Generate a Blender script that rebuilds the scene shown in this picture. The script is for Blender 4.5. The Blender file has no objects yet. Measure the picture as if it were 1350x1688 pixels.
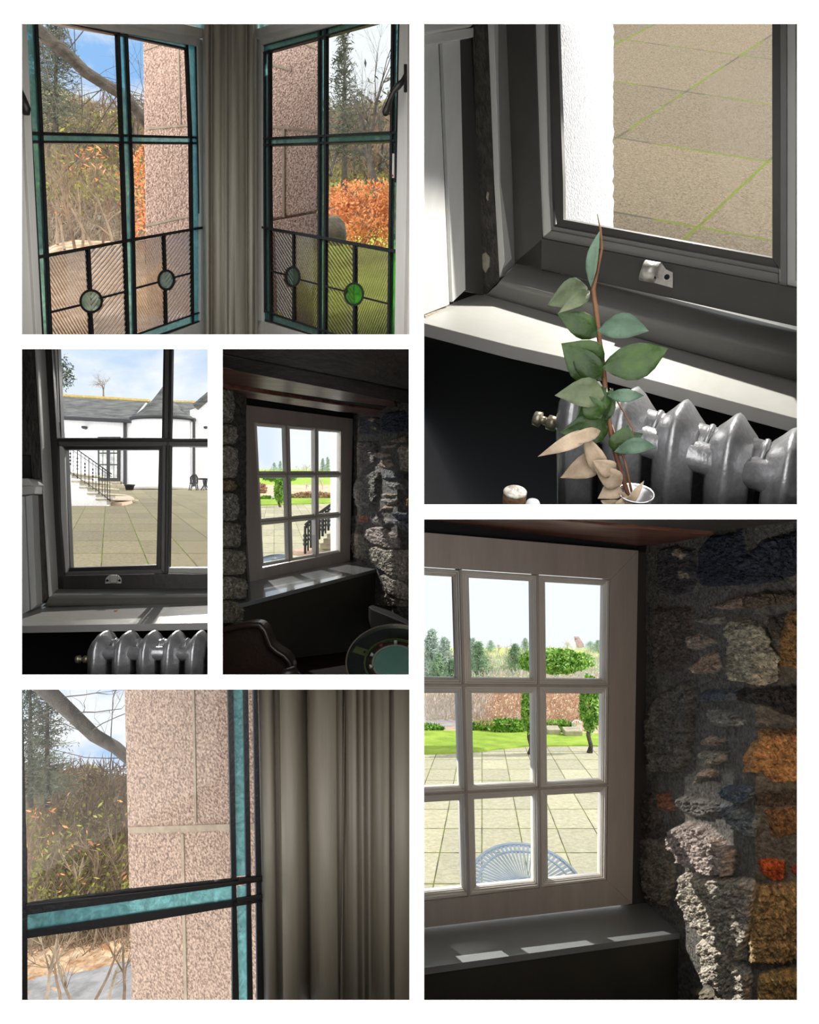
import bpy, math, random
import numpy as np
from mathutils import Vector as V, Matrix, noise as mnoise
R = random.Random(7)
SC = bpy.context.scene
COL = SC.collection
# ------------------------------------------------------------------ camera, sky, sun, exposure
FO = 1100.0
cam = bpy.data.objects.new('camera', bpy.data.cameras.new('camera')); COL.objects.link(cam)
cam.location = (0, 0, 0); cam.rotation_euler = (math.pi/2, 0, 0)
cam.data.sensor_fit = 'VERTICAL'; cam.data.sensor_height = 24.0
cam.data.lens = 24.0*FO/1688.0; cam.data.clip_start = 0.01; cam.data.clip_end = 500
SC.camera = cam
SC.view_settings.view_transform = 'Standard'; SC.view_settings.look = 'None'
SC.view_settings.exposure = 0; SC.view_settings.gamma = 1; SC.view_settings.use_curve_mapping = False
SC.cycles.max_bounces = 8; SC.cycles.transparent_max_bounces = 24
SC.cycles.caustics_reflective = False; SC.cycles.caustics_refractive = False
SC.cycles.sample_clamp_indirect = 4.0

def make_world():
    w = bpy.data.worlds.new('sky'); SC.world = w; w.use_nodes = True
    nt = w.node_tree; nt.nodes.clear(); N = nt.nodes.new; L = nt.links.new
    tc = N('ShaderNodeTexCoord'); sp = N('ShaderNodeSeparateXYZ'); L(tc.outputs['Generated'], sp.inputs[0])
    n1 = N('ShaderNodeTexNoise'); n1.inputs['Scale'].default_value = 4.6; n1.inputs['Detail'].default_value = 7
    n1.inputs['Roughness'].default_value = .55; n1.inputs['Distortion'].default_value = .3
    mp = N('ShaderNodeMapping'); mp.inputs['Scale'].default_value = (1, 1, 1.9); mp.inputs['Location'].default_value = SKYLOC
    L(tc.outputs['Generated'], mp.inputs[0]); L(mp.outputs[0], n1.inputs[0])
    cr = N('ShaderNodeValToRGB'); cr.color_ramp.elements[0].position = .44; cr.color_ramp.elements[0].color = (.30, .56, .95, 1)
    cr.color_ramp.elements[1].position = .58; cr.color_ramp.elements[1].color = (.93, .97, 1.0, 1)
    L(n1.outputs[0], cr.inputs[0])
    # the sky is bluer to the left and low haze elsewhere
    pale = N('ShaderNodeMapRange'); pale.inputs['From Min'].default_value = -.30; pale.inputs['From Max'].default_value = -.17
    L(sp.outputs[0], pale.inputs[0])
    band = N('ShaderNodeMath'); band.operation = 'ABSOLUTE'; L(sp.outputs[2], band.inputs[0])
    mr = N('ShaderNodeMapRange'); mr.inputs['From Min'].default_value = .32; mr.inputs['From Max'].default_value = .14
    mr.inputs['To Max'].default_value = .72
    L(band.outputs[0], mr.inputs[0])
    mxf = N('ShaderNodeMath'); mxf.operation = 'MAXIMUM'; L(pale.outputs[0], mxf.inputs[0]); L(mr.outputs[0], mxf.inputs[1])
    hz = N('ShaderNodeMixRGB'); hz.inputs[2].default_value = (.96, 1.02, 1.04, 1)
    L(mxf.outputs[0], hz.inputs[0]); L(cr.outputs[0], hz.inputs[1])
    # behind the camera: even bright white, added to light the mount and fill the rooms
    fr = N('ShaderNodeMapRange'); fr.inputs['From Min'].default_value = .12; fr.inputs['From Max'].default_value = -.12
    L(sp.outputs[1], fr.inputs[0])
    m2 = N('ShaderNodeMixRGB'); m2.inputs[2].default_value = (2.3, 2.28, 2.25, 1)
    L(fr.outputs[0], m2.inputs[0]); L(hz.outputs[0], m2.inputs[1])
    bg = N('ShaderNodeBackground'); bg.inputs[1].default_value = 1.0; L(m2.outputs[0], bg.inputs[0])
    o = N('ShaderNodeOutputWorld'); L(bg.outputs[0], o.inputs[0])
SKYLOC = (3.1, 0.4, 1.7)
make_world()

def P(x, y, Y): return V(((x-675)/FO*Y, Y, -(y-844)/FO*Y))
def lamp(name, kind, loc, energy, color=(1, 1, 1), target=None, size=.02, cone=60, blend=.3):
    d = bpy.data.lights.new(name, kind); d.energy = energy; d.color = color
    if kind == 'SUN': d.angle = size
    elif kind == 'AREA': d.size = size
    else: d.shadow_soft_size = size
    if kind == 'SPOT': d.spot_size = math.radians(cone); d.spot_blend = blend
    o = bpy.data.objects.new(name, d); COL.objects.link(o); o.location = loc
    if target is not None: o.rotation_euler = (V(target)-V(loc)).to_track_quat('-Z', 'Y').to_euler()
    return o
# the sun stands behind the houses, high on the right
SUN = V((.80, .14, .58)).normalized()
lamp('sun', 'SUN', SUN*20, 4.2, (1, .96, .88), (0, 0, 0), .009)
# added spots that stand in for sunlight on the sills and radiators
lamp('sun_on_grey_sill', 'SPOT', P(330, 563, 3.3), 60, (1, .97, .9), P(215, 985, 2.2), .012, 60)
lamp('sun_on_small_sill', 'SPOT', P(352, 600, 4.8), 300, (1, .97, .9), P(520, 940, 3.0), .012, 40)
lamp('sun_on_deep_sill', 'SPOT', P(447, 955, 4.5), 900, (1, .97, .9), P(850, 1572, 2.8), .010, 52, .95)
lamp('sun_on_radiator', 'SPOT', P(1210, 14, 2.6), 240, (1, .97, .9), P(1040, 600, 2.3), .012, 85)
# area lamps added outside the bay to brighten the pier faces
lamp('daylight_on_pier', 'AREA', (-3.6, 2.0, 1.5), 80, (1, .97, .93), P(380, 300, 2.9), .8)
lamp('daylight_on_near_pier', 'AREA', (-3.2, 1.55, -1.2), 20, (1, .95, .88), P(320, 1420, 2.5), .8)
# warm wall lamps inside the two stone rooms, out of the picture to the right
lamp('warm_wall_lamp', 'POINT', P(1390, 1400, 1.95), 3.4, (1, .62, .28), None, .05)

# ------------------------------------------------------------------ materials
MATS = {}
def lin(c): return tuple(((v/255+.055)/1.055)**2.4 if v > 10 else v/255/12.92 for v in c)
def pm(name, c1, c2=None, scale=8, rough=.6, bump=0, bscale=40, metal=0, stretch=(1, 1, 1), spec=.5, detail=6, lo=.35, hi=.65, attr=None, coat=0, c3=None):
    if name in MATS: return MATS[name]
    m = bpy.data.materials.new(name); m.use_nodes = True; nt = m.node_tree; N = nt.nodes.new; L = nt.links.new
    b = nt.nodes['Principled BSDF']; b.inputs['Roughness'].default_value = rough; b.inputs['Metallic'].default_value = metal
    b.inputs['Specular IOR Level'].default_value = spec; b.inputs['Coat Weight'].default_value = coat
    tc = N('ShaderNodeTexCoord'); mp = N('ShaderNodeMapping'); mp.inputs['Scale'].default_value = stretch
    L(tc.outputs['Object'], mp.inputs[0])
    b.inputs['Base Color'].default_value = (*c1, 1)
    if c2 or attr:
        n = N('ShaderNodeTexNoise'); n.inputs['Scale'].default_value = scale; n.inputs['Detail'].default_value = detail
        n.inputs['Roughness'].default_value = .65
        L(mp.outputs[0], n.inputs[0]); r = N('ShaderNodeValToRGB'); L(n.outputs[0], r.inputs[0])
        r.color_ramp.elements[0].position = lo; r.color_ramp.elements[1].position = hi
        if attr:
            r.color_ramp.elements[0].color = (.35, .35, .35, 1); r.color_ramp.elements[1].color = (1.5, 1.5, 1.5, 1)
            a = N('ShaderNodeAttribute'); a.attribute_name = attr
            x = N('ShaderNodeMixRGB'); x.blend_type = 'MULTIPLY'; x.inputs[0].default_value = 1
            L(a.outputs['Color'], x.inputs[1]); L(r.outputs[0], x.inputs[2]); L(x.outputs[0], b.inputs['Base Color'])
        else:
            r.color_ramp.elements[0].color = (*c1, 1); r.color_ramp.elements[1].color = (*c2, 1)
            if c3:
                e = r.color_ramp.elements.new((lo+hi)/2); e.color = (*c3, 1)
            L(r.outputs[0], b.inputs['Base Color'])
    if bump:
        n2 = N('ShaderNodeTexNoise'); n2.inputs['Scale'].default_value = bscale; n2.inputs['Detail'].default_value = 5
        L(mp.outputs[0], n2.inputs[0]); bp = N('ShaderNodeBump'); bp.inputs['Strength'].default_value = bump; bp.inputs['Distance'].default_value = .02
        L(n2.outputs[0], bp.inputs['Height']); L(bp.outputs[0], b.inputs['Normal'])
    MATS[name] = m; return m

def glass(name, tint=(1, 1, 1), gloss=.05, streak=0, rib=None, rough=0):
    """thin window glass: light passes straight through, a little is mirrored"""
    if name in MATS: return MATS[name]
    m = bpy.data.materials.new(name); m.use_nodes = True; nt = m.node_tree; nt.nodes.clear(); N = nt.nodes.new; L = nt.links.new
    out = N('ShaderNodeOutputMaterial'); tr = N('ShaderNodeBsdfTransparent'); tr.inputs[0].default_value = (*tint, 1)
    gl = N('ShaderNodeBsdfGlossy'); gl.inputs['Roughness'].default_value = rough
    mx = N('ShaderNodeMixShader'); mx.inputs[0].default_value = gloss; src = tr
    tc = N('ShaderNodeTexCoord')
    if streak:
        n = N('ShaderNodeTexNoise'); n.inputs['Scale'].default_value = streak; n.inputs['Detail'].default_value = 3; n.inputs['Distortion'].default_value = 2.5
        L(tc.outputs['Object'], n.inputs[0]); r = N('ShaderNodeValToRGB'); L(n.outputs[0], r.inputs[0])
        r.color_ramp.elements[0].position = .35; r.color_ramp.elements[0].color = (*[t*.85 for t in tint], 1)
        r.color_ramp.elements[1].position = .65; r.color_ramp.elements[1].color = (*[min(1, t*1.15) for t in tint], 1)
        L(r.outputs[0], tr.inputs[0])
        df = N('ShaderNodeBsdfTranslucent'); L(r.outputs[0], df.inputs[0])
        m3 = N('ShaderNodeMixShader'); m3.inputs[0].default_value = .34; L(tr.outputs[0], m3.inputs[1]); L(df.outputs[0], m3.inputs[2]); src = m3
        bp = N('ShaderNodeBump'); bp.inputs['Strength'].default_value = .6; bp.inputs['Distance'].default_value = .01
        L(n.outputs[0], bp.inputs['Height']); L(bp.outputs[0], gl.inputs['Normal'])
    if rib:
        wv = N('ShaderNodeTexWave'); wv.wave_type = 'BANDS'; wv.bands_direction = 'DIAGONAL' if False else 'X'
        wv.inputs['Scale'].default_value = rib[0]; wv.inputs['Distortion'].default_value = .6; wv.inputs['Detail'].default_value = 0
        mp0 = N('ShaderNodeMapping'); mp0.inputs['Rotation'].default_value = (0, 0, -rib[2]); mp = N('ShaderNodeMapping'); mp.inputs['Rotation'].default_value = (0, rib[1], 0); L(tc.outputs['Object'], mp0.inputs[0]); L(mp0.outputs[0], mp.inputs[0]); L(mp.outputs[0], wv.inputs[0])
        bp = N('ShaderNodeBump'); bp.inputs['Strength'].default_value = 1; bp.inputs['Distance'].default_value = .004
        L(wv.outputs['Fac'], bp.inputs['Height'])
        rf = N('ShaderNodeBsdfRefraction'); rf.inputs['IOR'].default_value = 1.25; rf.inputs['Roughness'].default_value = .03
        L(bp.outputs[0], rf.inputs['Normal']); L(bp.outputs[0], gl.inputs['Normal'])
        r = N('ShaderNodeValToRGB'); L(wv.outputs['Fac'], r.inputs[0])
        r.color_ramp.elements[0].position = .05; r.color_ramp.elements[0].color = (.55, .50, .43, 1); r.color_ramp.elements[1].position = .5; r.color_ramp.elements[1].color = (1, 1, 1, 1)
        L(r.outputs[0], rf.inputs[0]); L(r.outputs[0], tr.inputs[0])
        m3 = N('ShaderNodeMixShader'); m3.inputs[0].default_value = .5; L(tr.outputs[0], m3.inputs[1]); L(rf.outputs[0], m3.inputs[2]); src = m3
    L(src.outputs[0], mx.inputs[1]); L(gl.outputs[0], mx.inputs[2]); L(mx.outputs[0], out.inputs[0])
    MATS[name] = m; return m

def slabs(name, c1, c2, joint, jsize=.02, distort=.03, bump=.3, nscale=30, offset=0.0, width=1.0, wet=.8):
    """flagstones: joints from the grid of the UV map, mossy in patches"""
    m = bpy.data.materials.new(name); m.use_nodes = True; nt = m.node_tree; N = nt.nodes.new; L = nt.links.new
    b = nt.nodes['Principled BSDF']; b.inputs['Roughness'].default_value = wet; b.inputs['Specular IOR Level'].default_value = .2
    tc = N('ShaderNodeTexCoord'); n0 = N('ShaderNodeTexNoise'); n0.inputs['Scale'].default_value = 3; L(tc.outputs['UV'], n0.inputs[0])
    ad = N('ShaderNodeMixRGB'); ad.blend_type = 'ADD'; ad.inputs[0].default_value = distort; L(tc.outputs['UV'], ad.inputs[1]); L(n0.outputs['Color'], ad.inputs[2])
    br = N('ShaderNodeTexBrick'); br.offset = offset; br.inputs['Scale'].default_value = 1; br.inputs['Mortar Size'].default_value = jsize
    br.inputs['Brick Width'].default_value = width; br.inputs['Row Height'].default_value = 1; br.inputs['Mortar Smooth'].default_value = .3; br.inputs['Bias'].default_value = 0
    br.inputs['Color1'].default_value = (.85, .85, .85, 1); br.inputs['Color2'].default_value = (1.1, 1.08, 1.04, 1); br.inputs['Mortar'].default_value = (1, 1, 1, 1)
    L(ad.outputs[0], br.inputs[0])
    n1 = N('ShaderNodeTexNoise'); n1.inputs['Scale'].default_value = nscale; n1.inputs['Detail'].default_value = 9; n1.inputs['Roughness'].default_value = .8; L(tc.outputs['Object'], n1.inputs[0])
    r = N('ShaderNodeValToRGB'); L(n1.outputs[0], r.inputs[0]); r.color_ramp.elements[0].position = .36; r.color_ramp.elements[1].position = .62
    r.color_ramp.elements[0].color = (*c1, 1); r.color_ramp.elements[1].color = (*c2, 1)
    mu = N('ShaderNodeMixRGB'); mu.blend_type = 'MULTIPLY'; mu.inputs[0].default_value = 1; L(r.outputs[0], mu.inputs[1]); L(br.outputs['Color'], mu.inputs[2])
    n3 = N('ShaderNodeTexNoise'); n3.inputs['Scale'].default_value = 2.2; L(tc.outputs['UV'], n3.inputs[0])
    r3 = N('ShaderNodeValToRGB'); L(n3.outputs[0], r3.inputs[0]); r3.color_ramp.elements[0].position = .42; r3.color_ramp.elements[1].position = .52
    r3.color_ramp.elements[0].color = (.09, .08, .06, 1); r3.color_ramp.elements[1].color = (*joint, 1)
    mx = N('ShaderNodeMixRGB'); L(br.outputs['Fac'], mx.inputs[0]); L(mu.outputs[0], mx.inputs[1]); L(r3.outputs[0], mx.inputs[2]); L(mx.outputs[0], b.inputs['Base Color'])
    bp = N('ShaderNodeBump'); bp.inputs['Strength'].default_value = bump; bp.inputs['Distance'].default_value = .02; L(n1.outputs[0], bp.inputs['Height']); L(bp.outputs[0], b.inputs['Normal'])
    return m

# ------------------------------------------------------------------ mesh helpers
class Pl:
    """a plane that faces the viewer; at() finds the point of it seen at a place of the picture"""
    def __init__(s, p, n):
        s.p = V(p); s.n = V(n).normalized()
        if s.n.dot(s.p) > 0: s.n = -s.n
    def at(s, x, y, off=0):
        d = V(((x-675)/FO, 1, -(y-844)/FO)); q = s.p+s.n*off
        return d*(q.dot(s.n)/d.dot(s.n))
def pl3(a, b, c):
    a, b, c = V(a), V(b), V(c); return Pl(a, (b-a).cross(c-a))
def upright(x0, Y0, x1, Y1):   # a vertical plane through two image columns at two depths
    return pl3(P(x0, 844, Y0), P(x1, 844, Y1), P(x0, 500, Y0))

class M:
    def __init__(s): s.v = []; s.f = []; s.mi = []; s.c = 0
    def add(s, vs, fs):
        b = len(s.v); s.v += [tuple(p) for p in vs]; s.f += [tuple(i+b for i in f) for f in fs]; s.mi += [s.c]*len(fs); return s
    def prism(s, pts, vec):
        n = len(pts); vec = V(vec); q = [V(p) for p in pts]
        s.add(q+[p+vec for p in q], [tuple(range(n)), tuple(range(2*n-1, n-1, -1))]+[(i, i+n, (i+1) % n+n, (i+1) % n) for i in range(n)]); return s
    def quad(s, pl, px, a, b):
        """picture quad standing at height a over plane pl, thick down to height b"""
        pts = [pl.at(x, y, a) for x, y in px]; s.prism(pts, pl.n*(b-a)); return s
    def bar(s, pl, x0, y0, x1, y1, w0, w1, a, b):
        d = math.hypot(x1-x0, y1-y0); nx, ny = -(y1-y0)/d/2, (x1-x0)/d/2
        return s.quad(pl, [(x0-nx*w0, y0-ny*w0), (x1-nx*w1, y1-ny*w1), (x1+nx*w1, y1+ny*w1), (x0+nx*w0, y0+ny*w0)], a, b)
    def tube(s, pts, rad, seg=6, cap=True):
        pts = [V(p) for p in pts]; n = len(pts)
        if not hasattr(rad, '__len__'): rad = [rad]*n
        up = V((0.13, .21, 1)); vs = []
        for i, p in enumerate(pts):
            t = (pts[min(i+1, n-1)]-pts[max(i-1, 0)]).normalized()
            a = t.cross(up)
            if a.length < 1e-3: a = t.cross(V((1, 0, 0)))
            a.normalize(); b = t.cross(a)
            vs += [p+(a*math.cos(k*2*math.pi/seg)+b*math.sin(k*2*math.pi/seg))*rad[i] for k in range(seg)]
        fs = [(i*seg+k, i*seg+(k+1) % seg, (i+1)*seg+(k+1) % seg, (i+1)*seg+k) for i in range(n-1) for k in range(seg)]
        if cap: fs += [tuple(range(seg-1, -1, -1)), tuple(range((n-1)*seg, n*seg))]
        return s.add(vs, fs)
    def lathe(s, c, ax, prof, seg=24, ex=None, sq=1.0):
        """profile of (radius, height) turned about axis ax through c"""
        c = V(c); ax = V(ax).normalized(); a = V(ex) if ex is not None else ax.cross(V((0, 1, .1)))
        a = (a-ax*a.dot(ax)).normalized(); b = ax.cross(a); vs = []
        for r, h in prof:
            vs += [c+ax*h+(a*math.cos(k*2*math.pi/seg)+b*math.sin(k*2*math.pi/seg)*sq)*r for k in range(seg)]
        fs = [(i*seg+k, i*seg+(k+1) % seg, (i+1)*seg+(k+1) % seg, (i+1)*seg+k) for i in range(len(prof)-1) for k in range(seg)]
        fs += [tuple(range(seg-1, -1, -1)), tuple(range((len(prof)-1)*seg, len(prof)*seg))]
        return s.add(vs, fs)
    def box(s, c, d, x=(1, 0, 0), y=(0, 1, 0), z=(0, 0, 1)):
        c, x, y, z = V(c), V(x)*d[0]/2, V(y)*d[1]/2, V(z)*d[2]/2
        return s.prism([c-x-y-z, c+x-y-z, c+x+y-z, c-x+y-z], z*2)
def tri_up(bm_me): return bm_me
def build(name, m, mat, parent=None, smooth=False, bevel=0, bseg=2):
    me = bpy.data.meshes.new(name); me.from_pydata(m.v, [], m.f); me.validate(verbose=False)
    mats = mat if isinstance(mat, list) else [mat]
    for x in mats: me.materials.append(x)
    if len(mats) > 1 and len(me.polygons) == len(m.mi): me.polygons.foreach_set('material_index', m.mi)
    if smooth: me.polygons.foreach_set('use_smooth', [True]*len(me.polygons))
    me.update(); o = bpy.data.objects.new(name, me); COL.objects.link(o)
    import bmesh
    if len(m.f) < 6000:
        bm = bmesh.new(); bm.from_mesh(me); bmesh.ops.recalc_face_normals(bm, faces=bm.faces); bm.to_mesh(me); bm.free()
    if parent is not None:
        o.parent = parent; o.matrix_parent_inverse = Matrix.Translation(-parent.location)
    if bevel:
        b = o.modifiers.new('bevel', 'BEVEL'); b.width = bevel; b.segments = bseg; b.limit_method = 'ANGLE'; b.angle_limit = math.radians(40)
        if smooth is False:
            me.polygons.foreach_set('use_smooth', [True]*len(me.polygons)); b.harden_normals = True
    return o
def tag(o, label=None, cat=None, group=None, kind=None):
    if label: o['label'] = label
    if cat: o['category'] = cat
    if group: o['group'] = group
    if kind: o['kind'] = kind
    return o
def thing(name, label, cat, loc=(0, 0, 0), group=None, kind=None):
    o = bpy.data.objects.new(name, None); COL.objects.link(o); o.location = loc; o.empty_display_size = .05
    return tag(o, label, cat, group, kind)
def struct(name, m, mat, label=None, **k):
    o = build(name, m, mat, None, **k); o['kind'] = 'structure'
    if label: o['label'] = label
    return o
def prof_strip(rows, ytop, ybot, back=.05):
    """an upright moulding: rows of (x at top, x at bottom, depth) joined across, closed behind"""
    m = M(); n = len(rows)
    t = [P(a, ytop, d) for a, b, d in rows]; u = [P(b, ybot, d) for a, b, d in rows]
    k = V((0, back, 0))
    m.add(t+u+[p+k for p in t]+[p+k for p in u],
          [(i, i+1, n+i+1, n+i) for i in range(n-1)]+[(2*n+i, 3*n+i, 3*n+i+1, 2*n+i+1) for i in range(n-1)] +
          [(0, n, 3*n, 2*n), (n-1, 3*n-1, 4*n-1, 2*n-1)]+[(i, 2*n+i, 2*n+i+1, i+1) for i in range(n-1)]+[(n+i, n+i+1, 3*n+i+1, 3*n+i) for i in range(n-1)])
    return m
def tunnel(x0, y0, x1, y1, Yl, Yr, mg, mat, names=('wall_left', 'wall_right', 'ceiling', 'floor')):
    """side walls, ceiling and floor of one room, from the mount back to its window wall"""
    l, t, r, b = x0-mg[0], y0-mg[1], x1+mg[2], y1+mg[3]; Y0 = 1.406; th = .004
    A = [P(l, t, Y0), P(r, t, Y0), P(r, b, Y0), P(l, b, Y0)]
    B = [P(l, t, Yl), P(r, t, Yr), P(r, b, Yr), P(l, b, Yl)]
    for nm, i, j, n in ((names[0], 0, 3, V((-th, 0, 0))), (names[1], 1, 2, V((th, 0, 0))), (names[2], 0, 1, V((0, 0, th))), (names[3], 3, 2, V((0, 0, -th)))):
        struct(nm, M().prism([A[i], A[j], B[j], B[i]], n), mat)
def surround(pl, o, h, a, b):
    """wall piece of outline o (quad) with the hole h (quad), order TL TR BR BL"""
    m = M()
    for i in range(4):
        j = (i+1) % 4
        m.quad(pl, [o[i], o[j], h[j], h[i]], a, b)
    return m
def homog(src, dst):
    """plane map dst=(s,t) -> picture point src, as a 3x3 matrix"""
    A = []; 
    for (x, y), (s, t) in zip(src, dst):
        A.append([s, t, 1, 0, 0, 0, -x*s, -x*t, -x]); A.append([0, 0, 0, s, t, 1, -y*s, -y*t, -y])
    h = np.linalg.svd(np.array(A, float))[2][-1].reshape(3, 3)
    return h
class Ground:
    def __init__(s, src, dst, ref, Yref):
        s.H = homog(src, dst); s.I = np.linalg.inv(s.H)
        q = s.st(*ref); w = (s.H @ np.array([q[0], q[1], 1]))[2]; s.k = Yref/w
    def st(s, x, y):
        q = s.I @ np.array([x, y, 1.]); return q[0]/q[2], q[1]/q[2]
    def pt(s, x, y):
        q = s.st(x, y); w = (s.H @ np.array([q[0], q[1], 1]))[2]; return P(x, y, w*s.k)
    def Y(s, x, y): return s.pt(x, y).y
    def sheet(s, name, px, mat, thick=.05, label=None, lift=0):
        pts = [s.pt(x, y) for x, y in px]; a, b, c = pts[0], pts[1], pts[2]
        n = (b-a).cross(c-a).normalized(); n = n if n.z > 0 else -n
        pts = [p+n*lift for p in pts]; k = len(pts)
        m = M().prism(pts, -n*thick); o = build(name, m, mat)
        uv = o.data.uv_layers.new(name='UVMap'); co = [s.st(x, y) for x, y in px]*2
        for lp in o.data.loops: uv.data[lp.index].uv = co[lp.vertex_index]
        s.n = n; o['kind'] = 'structure'
        if label: o['label'] = label
        return o
def keep_within(first, x0, y0, x1, y1):
    """trim the room's own things where its side walls, floor and ceiling stand"""
    import bmesh
    PLN = [V((-1, (x0-675)/FO, 0)), V((1, -(x1-675)/FO, 0)), V((0, (y0-844)/FO, 1)), V((0, -(y1-844)/FO, -1))]
    for o in list(bpy.data.objects):
        if o.name in first or o.type != 'MESH': continue
        n = len(o.data.vertices); co = np.empty(n*3); o.data.vertices.foreach_get('co', co); co = co.reshape(-1, 3)
        hit = [p for p in PLN if (co @ np.array(p)).max() > 1e-5]
        if not hit: continue
        bm = bmesh.new(); bm.from_mesh(o.data)
        for p in hit:
            r = bmesh.ops.bisect_plane(bm, geom=bm.verts[:]+bm.edges[:]+bm.faces[:], plane_co=(0, 0, 0), plane_no=p, clear_outer=True)
            if n < 3000:
                ed = [e for e in r['geom_cut'] if isinstance(e, bmesh.types.BMEdge) and e.is_valid]
                if ed: bmesh.ops.holes_fill(bm, edges=ed, sides=0)
        if o.name.startswith(('trunk', 'twigs')) and len(bm.verts):      # loose ends left over by the cut
            todo, best = set(bm.verts), []
            while todo:
                st = [todo.pop()]; isl = [st[0]]
                while st:
                    for e in st.pop().link_edges:
                        for w in e.verts:
                            if w in todo: todo.discard(w); st.append(w); isl.append(w)
                if len(isl) > len(best): best = isl
            if len(best) > .8*len(bm.verts):
                keep = set(best); bmesh.ops.delete(bm, geom=[v for v in bm.verts if v not in keep], context='VERTS')
        if len(bm.verts): bm.to_mesh(o.data); o.data.update()
        else: bpy.data.objects.remove(o)
        bm.free()
def names(): return set(o.name for o in bpy.data.objects)
# ------------------------------------------------------------------ plants
def jit(a): return R.uniform(-a, a)
def rv(a=1.0): return V((jit(a), jit(a), jit(a)))
def leafquads(m, pts, s, asp=.6):
    for p in pts:
        a = rv().normalized(); b = a.cross(rv()).normalized()*asp; z = s*R.uniform(.6, 1.3); p = V(p)
        k = len(m.v); m.v += [tuple(p-a*z), tuple(p+b*z*.5), tuple(p+a*z), tuple(p-b*z*.5)]; m.f.append((k, k+1, k+2, k+3)); m.mi.append(m.c)
def limb(m, p, d, L, r, depth, spread=.6, seg=4, nk=3, droop=0, shrink=.68, tips=None, steps=4, wob=.18):
    pts = [V(p)]; rr = [r]; d = V(d).normalized()
    for i in range(steps):
        d = (d+rv(wob)+V((0, 0, -droop))).normalized(); pts.append(pts[-1]+d*L/steps); rr.append(r*(1-.5*(i+1)/steps))
    m.tube(pts, rr, seg if depth > 1 else 3, cap=False)
    if tips is not None and depth <= 1: tips += pts[1:]
    if depth > 0:
        for k in range(nk):
            i = R.randint(1, steps); q = (d+rv(spread)).normalized()
            limb(m, pts[i], q, L*shrink*R.uniform(.7, 1.15), rr[i]*.62, depth-1, spread, seg, nk, droop, shrink, tips, max(2, steps-1), wob)
def conifer(name, base, h, rad, mat_f, mat_t, label, group=None, cat='tree', dens=1.0, leaf=.06, up=V((0, 0, 1)), bare=.1):
    t = thing(name, label, cat, base, group); base = V(base)
    build('trunk', M().tube([base, base+up*h*.5, base+up*h], [h*.02, h*.013, h*.003], 6), mat_t, t, smooth=True)
    m = M(); n = int(26*dens)
    for i in range(n):
        f = bare+(1-bare)*i/n; p = base+up*h*f; rr = rad*(1-f)**.8*R.uniform(.75, 1.1)+rad*.04
        for k in range(7):
            a = R.uniform(0, 6.28); d = V((math.cos(a), math.sin(a)*.8, -.18+.5*f)); q = p+d*rr
            m.tube([p, q], [h*.003, h*.001], 3, False)
            for j in range(int(9*dens)):
                g = R.uniform(.2, 1); leafquads(m, [p+d*rr*g+rv(rad*.09)+V((0, 0, -rad*.05*g))], leaf*h*(1.2-g*.5), .45)
    build('foliage', m, mat_f, t); return t
def bare_tree(name, base, h, r, mat, label, group=None, depth=4, lean=(0, 0, 1), spread=.62, nk=3, cat='tree', leafmat=None, nleaf=0, lsize=.05):
    t = thing(name, label, cat, base, group); m = M(); tips = []
    limb(m, base, V(lean), h*.45, r, depth, spread, 5, nk, 0, .68, tips)
    build('trunk', m, mat, t)
    if leafmat and tips:
        f = M(); leafquads(f, [R.choice(tips)+rv(lsize*2) for _ in range(nleaf)], lsize); build('foliage', f, leafmat, t)
    return t
def clump(name, c, rx, ry, rz, n, s, mat, label, cat='bush', group=None, stems=None, fill=.5, kind=None):
    """a leafy mass: leaves thick on an uneven ellipsoid, with stems inside"""
    c = V(c); t = thing(name, label, cat, c-V((0, 0, rz)), group, kind); pts = []
    for _ in range(n):
        d = rv().normalized(); q = R.uniform(fill, 1)**.5*(1+.18*mnoise.noise(d*2.3+c))
        pts.append(c+V((d.x*rx*q, d.y*ry*q, d.z*rz*q)))
    m = M(); leafquads(m, pts, s, .8); build('foliage', m, mat, t)
    if stems:
        b = M()
        for _ in range(8): b.tube([c+V((jit(rx*.2), 0, -rz)), c+V((jit(rx*.6), jit(ry*.4), jit(rz*.3))), c+V((jit(rx*.8), jit(ry*.5), rz*R.uniform(.3, .8)))], [s*.25, s*.15, s*.05], 3)
        build('stem', b, stems, t)
    return t
def terrain(name, top, ybot, Ytop, Ybot, mat, nx=60, ny=24, amp=.03, fr=3, label=None, kind='structure'):
    """ground that rises away from the viewer; top is its skyline in the picture"""
    xs = np.linspace(top[0][0], top[-1][0], nx); ty = np.interp(xs, [a for a, b in top], [b for a, b in top]); m = M()
    for j in range(ny+1):
        f = j/ny
        for i in range(nx):
            y = ty[i]+(ybot-ty[i])*f; Y = 1/((1-f)/Ytop+f/Ybot)
            p = P(xs[i], y, Y); q = mnoise.noise(V((p.x*fr/Y*8, p.z*fr/Y*8, 3.3)))+.5*mnoise.noise(V((p.x*fr/Y*20, p.z*fr/Y*20, 7.3)))
            m.v.append(tuple(p+V((0, amp*Y*q, amp*.35*Y*q))))
    for j in range(ny):
        for i in range(nx-1): m.f.append((j*nx+i, j*nx+i+1, (j+1)*nx+i+1, (j+1)*nx+i)); m.mi.append(0)
    k = len(m.v); m.v += [(x, y+.6, z-.3) for x, y, z in m.v[:nx]]   # back slope so the crest has depth
    for i in range(nx-1): m.f.append((k+i, k+i+1, i+1, i)); m.mi.append(0)
    o = build(name, m, mat, smooth=True); o['kind'] = kind
    if label: o['label'] = label
    return o

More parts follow.
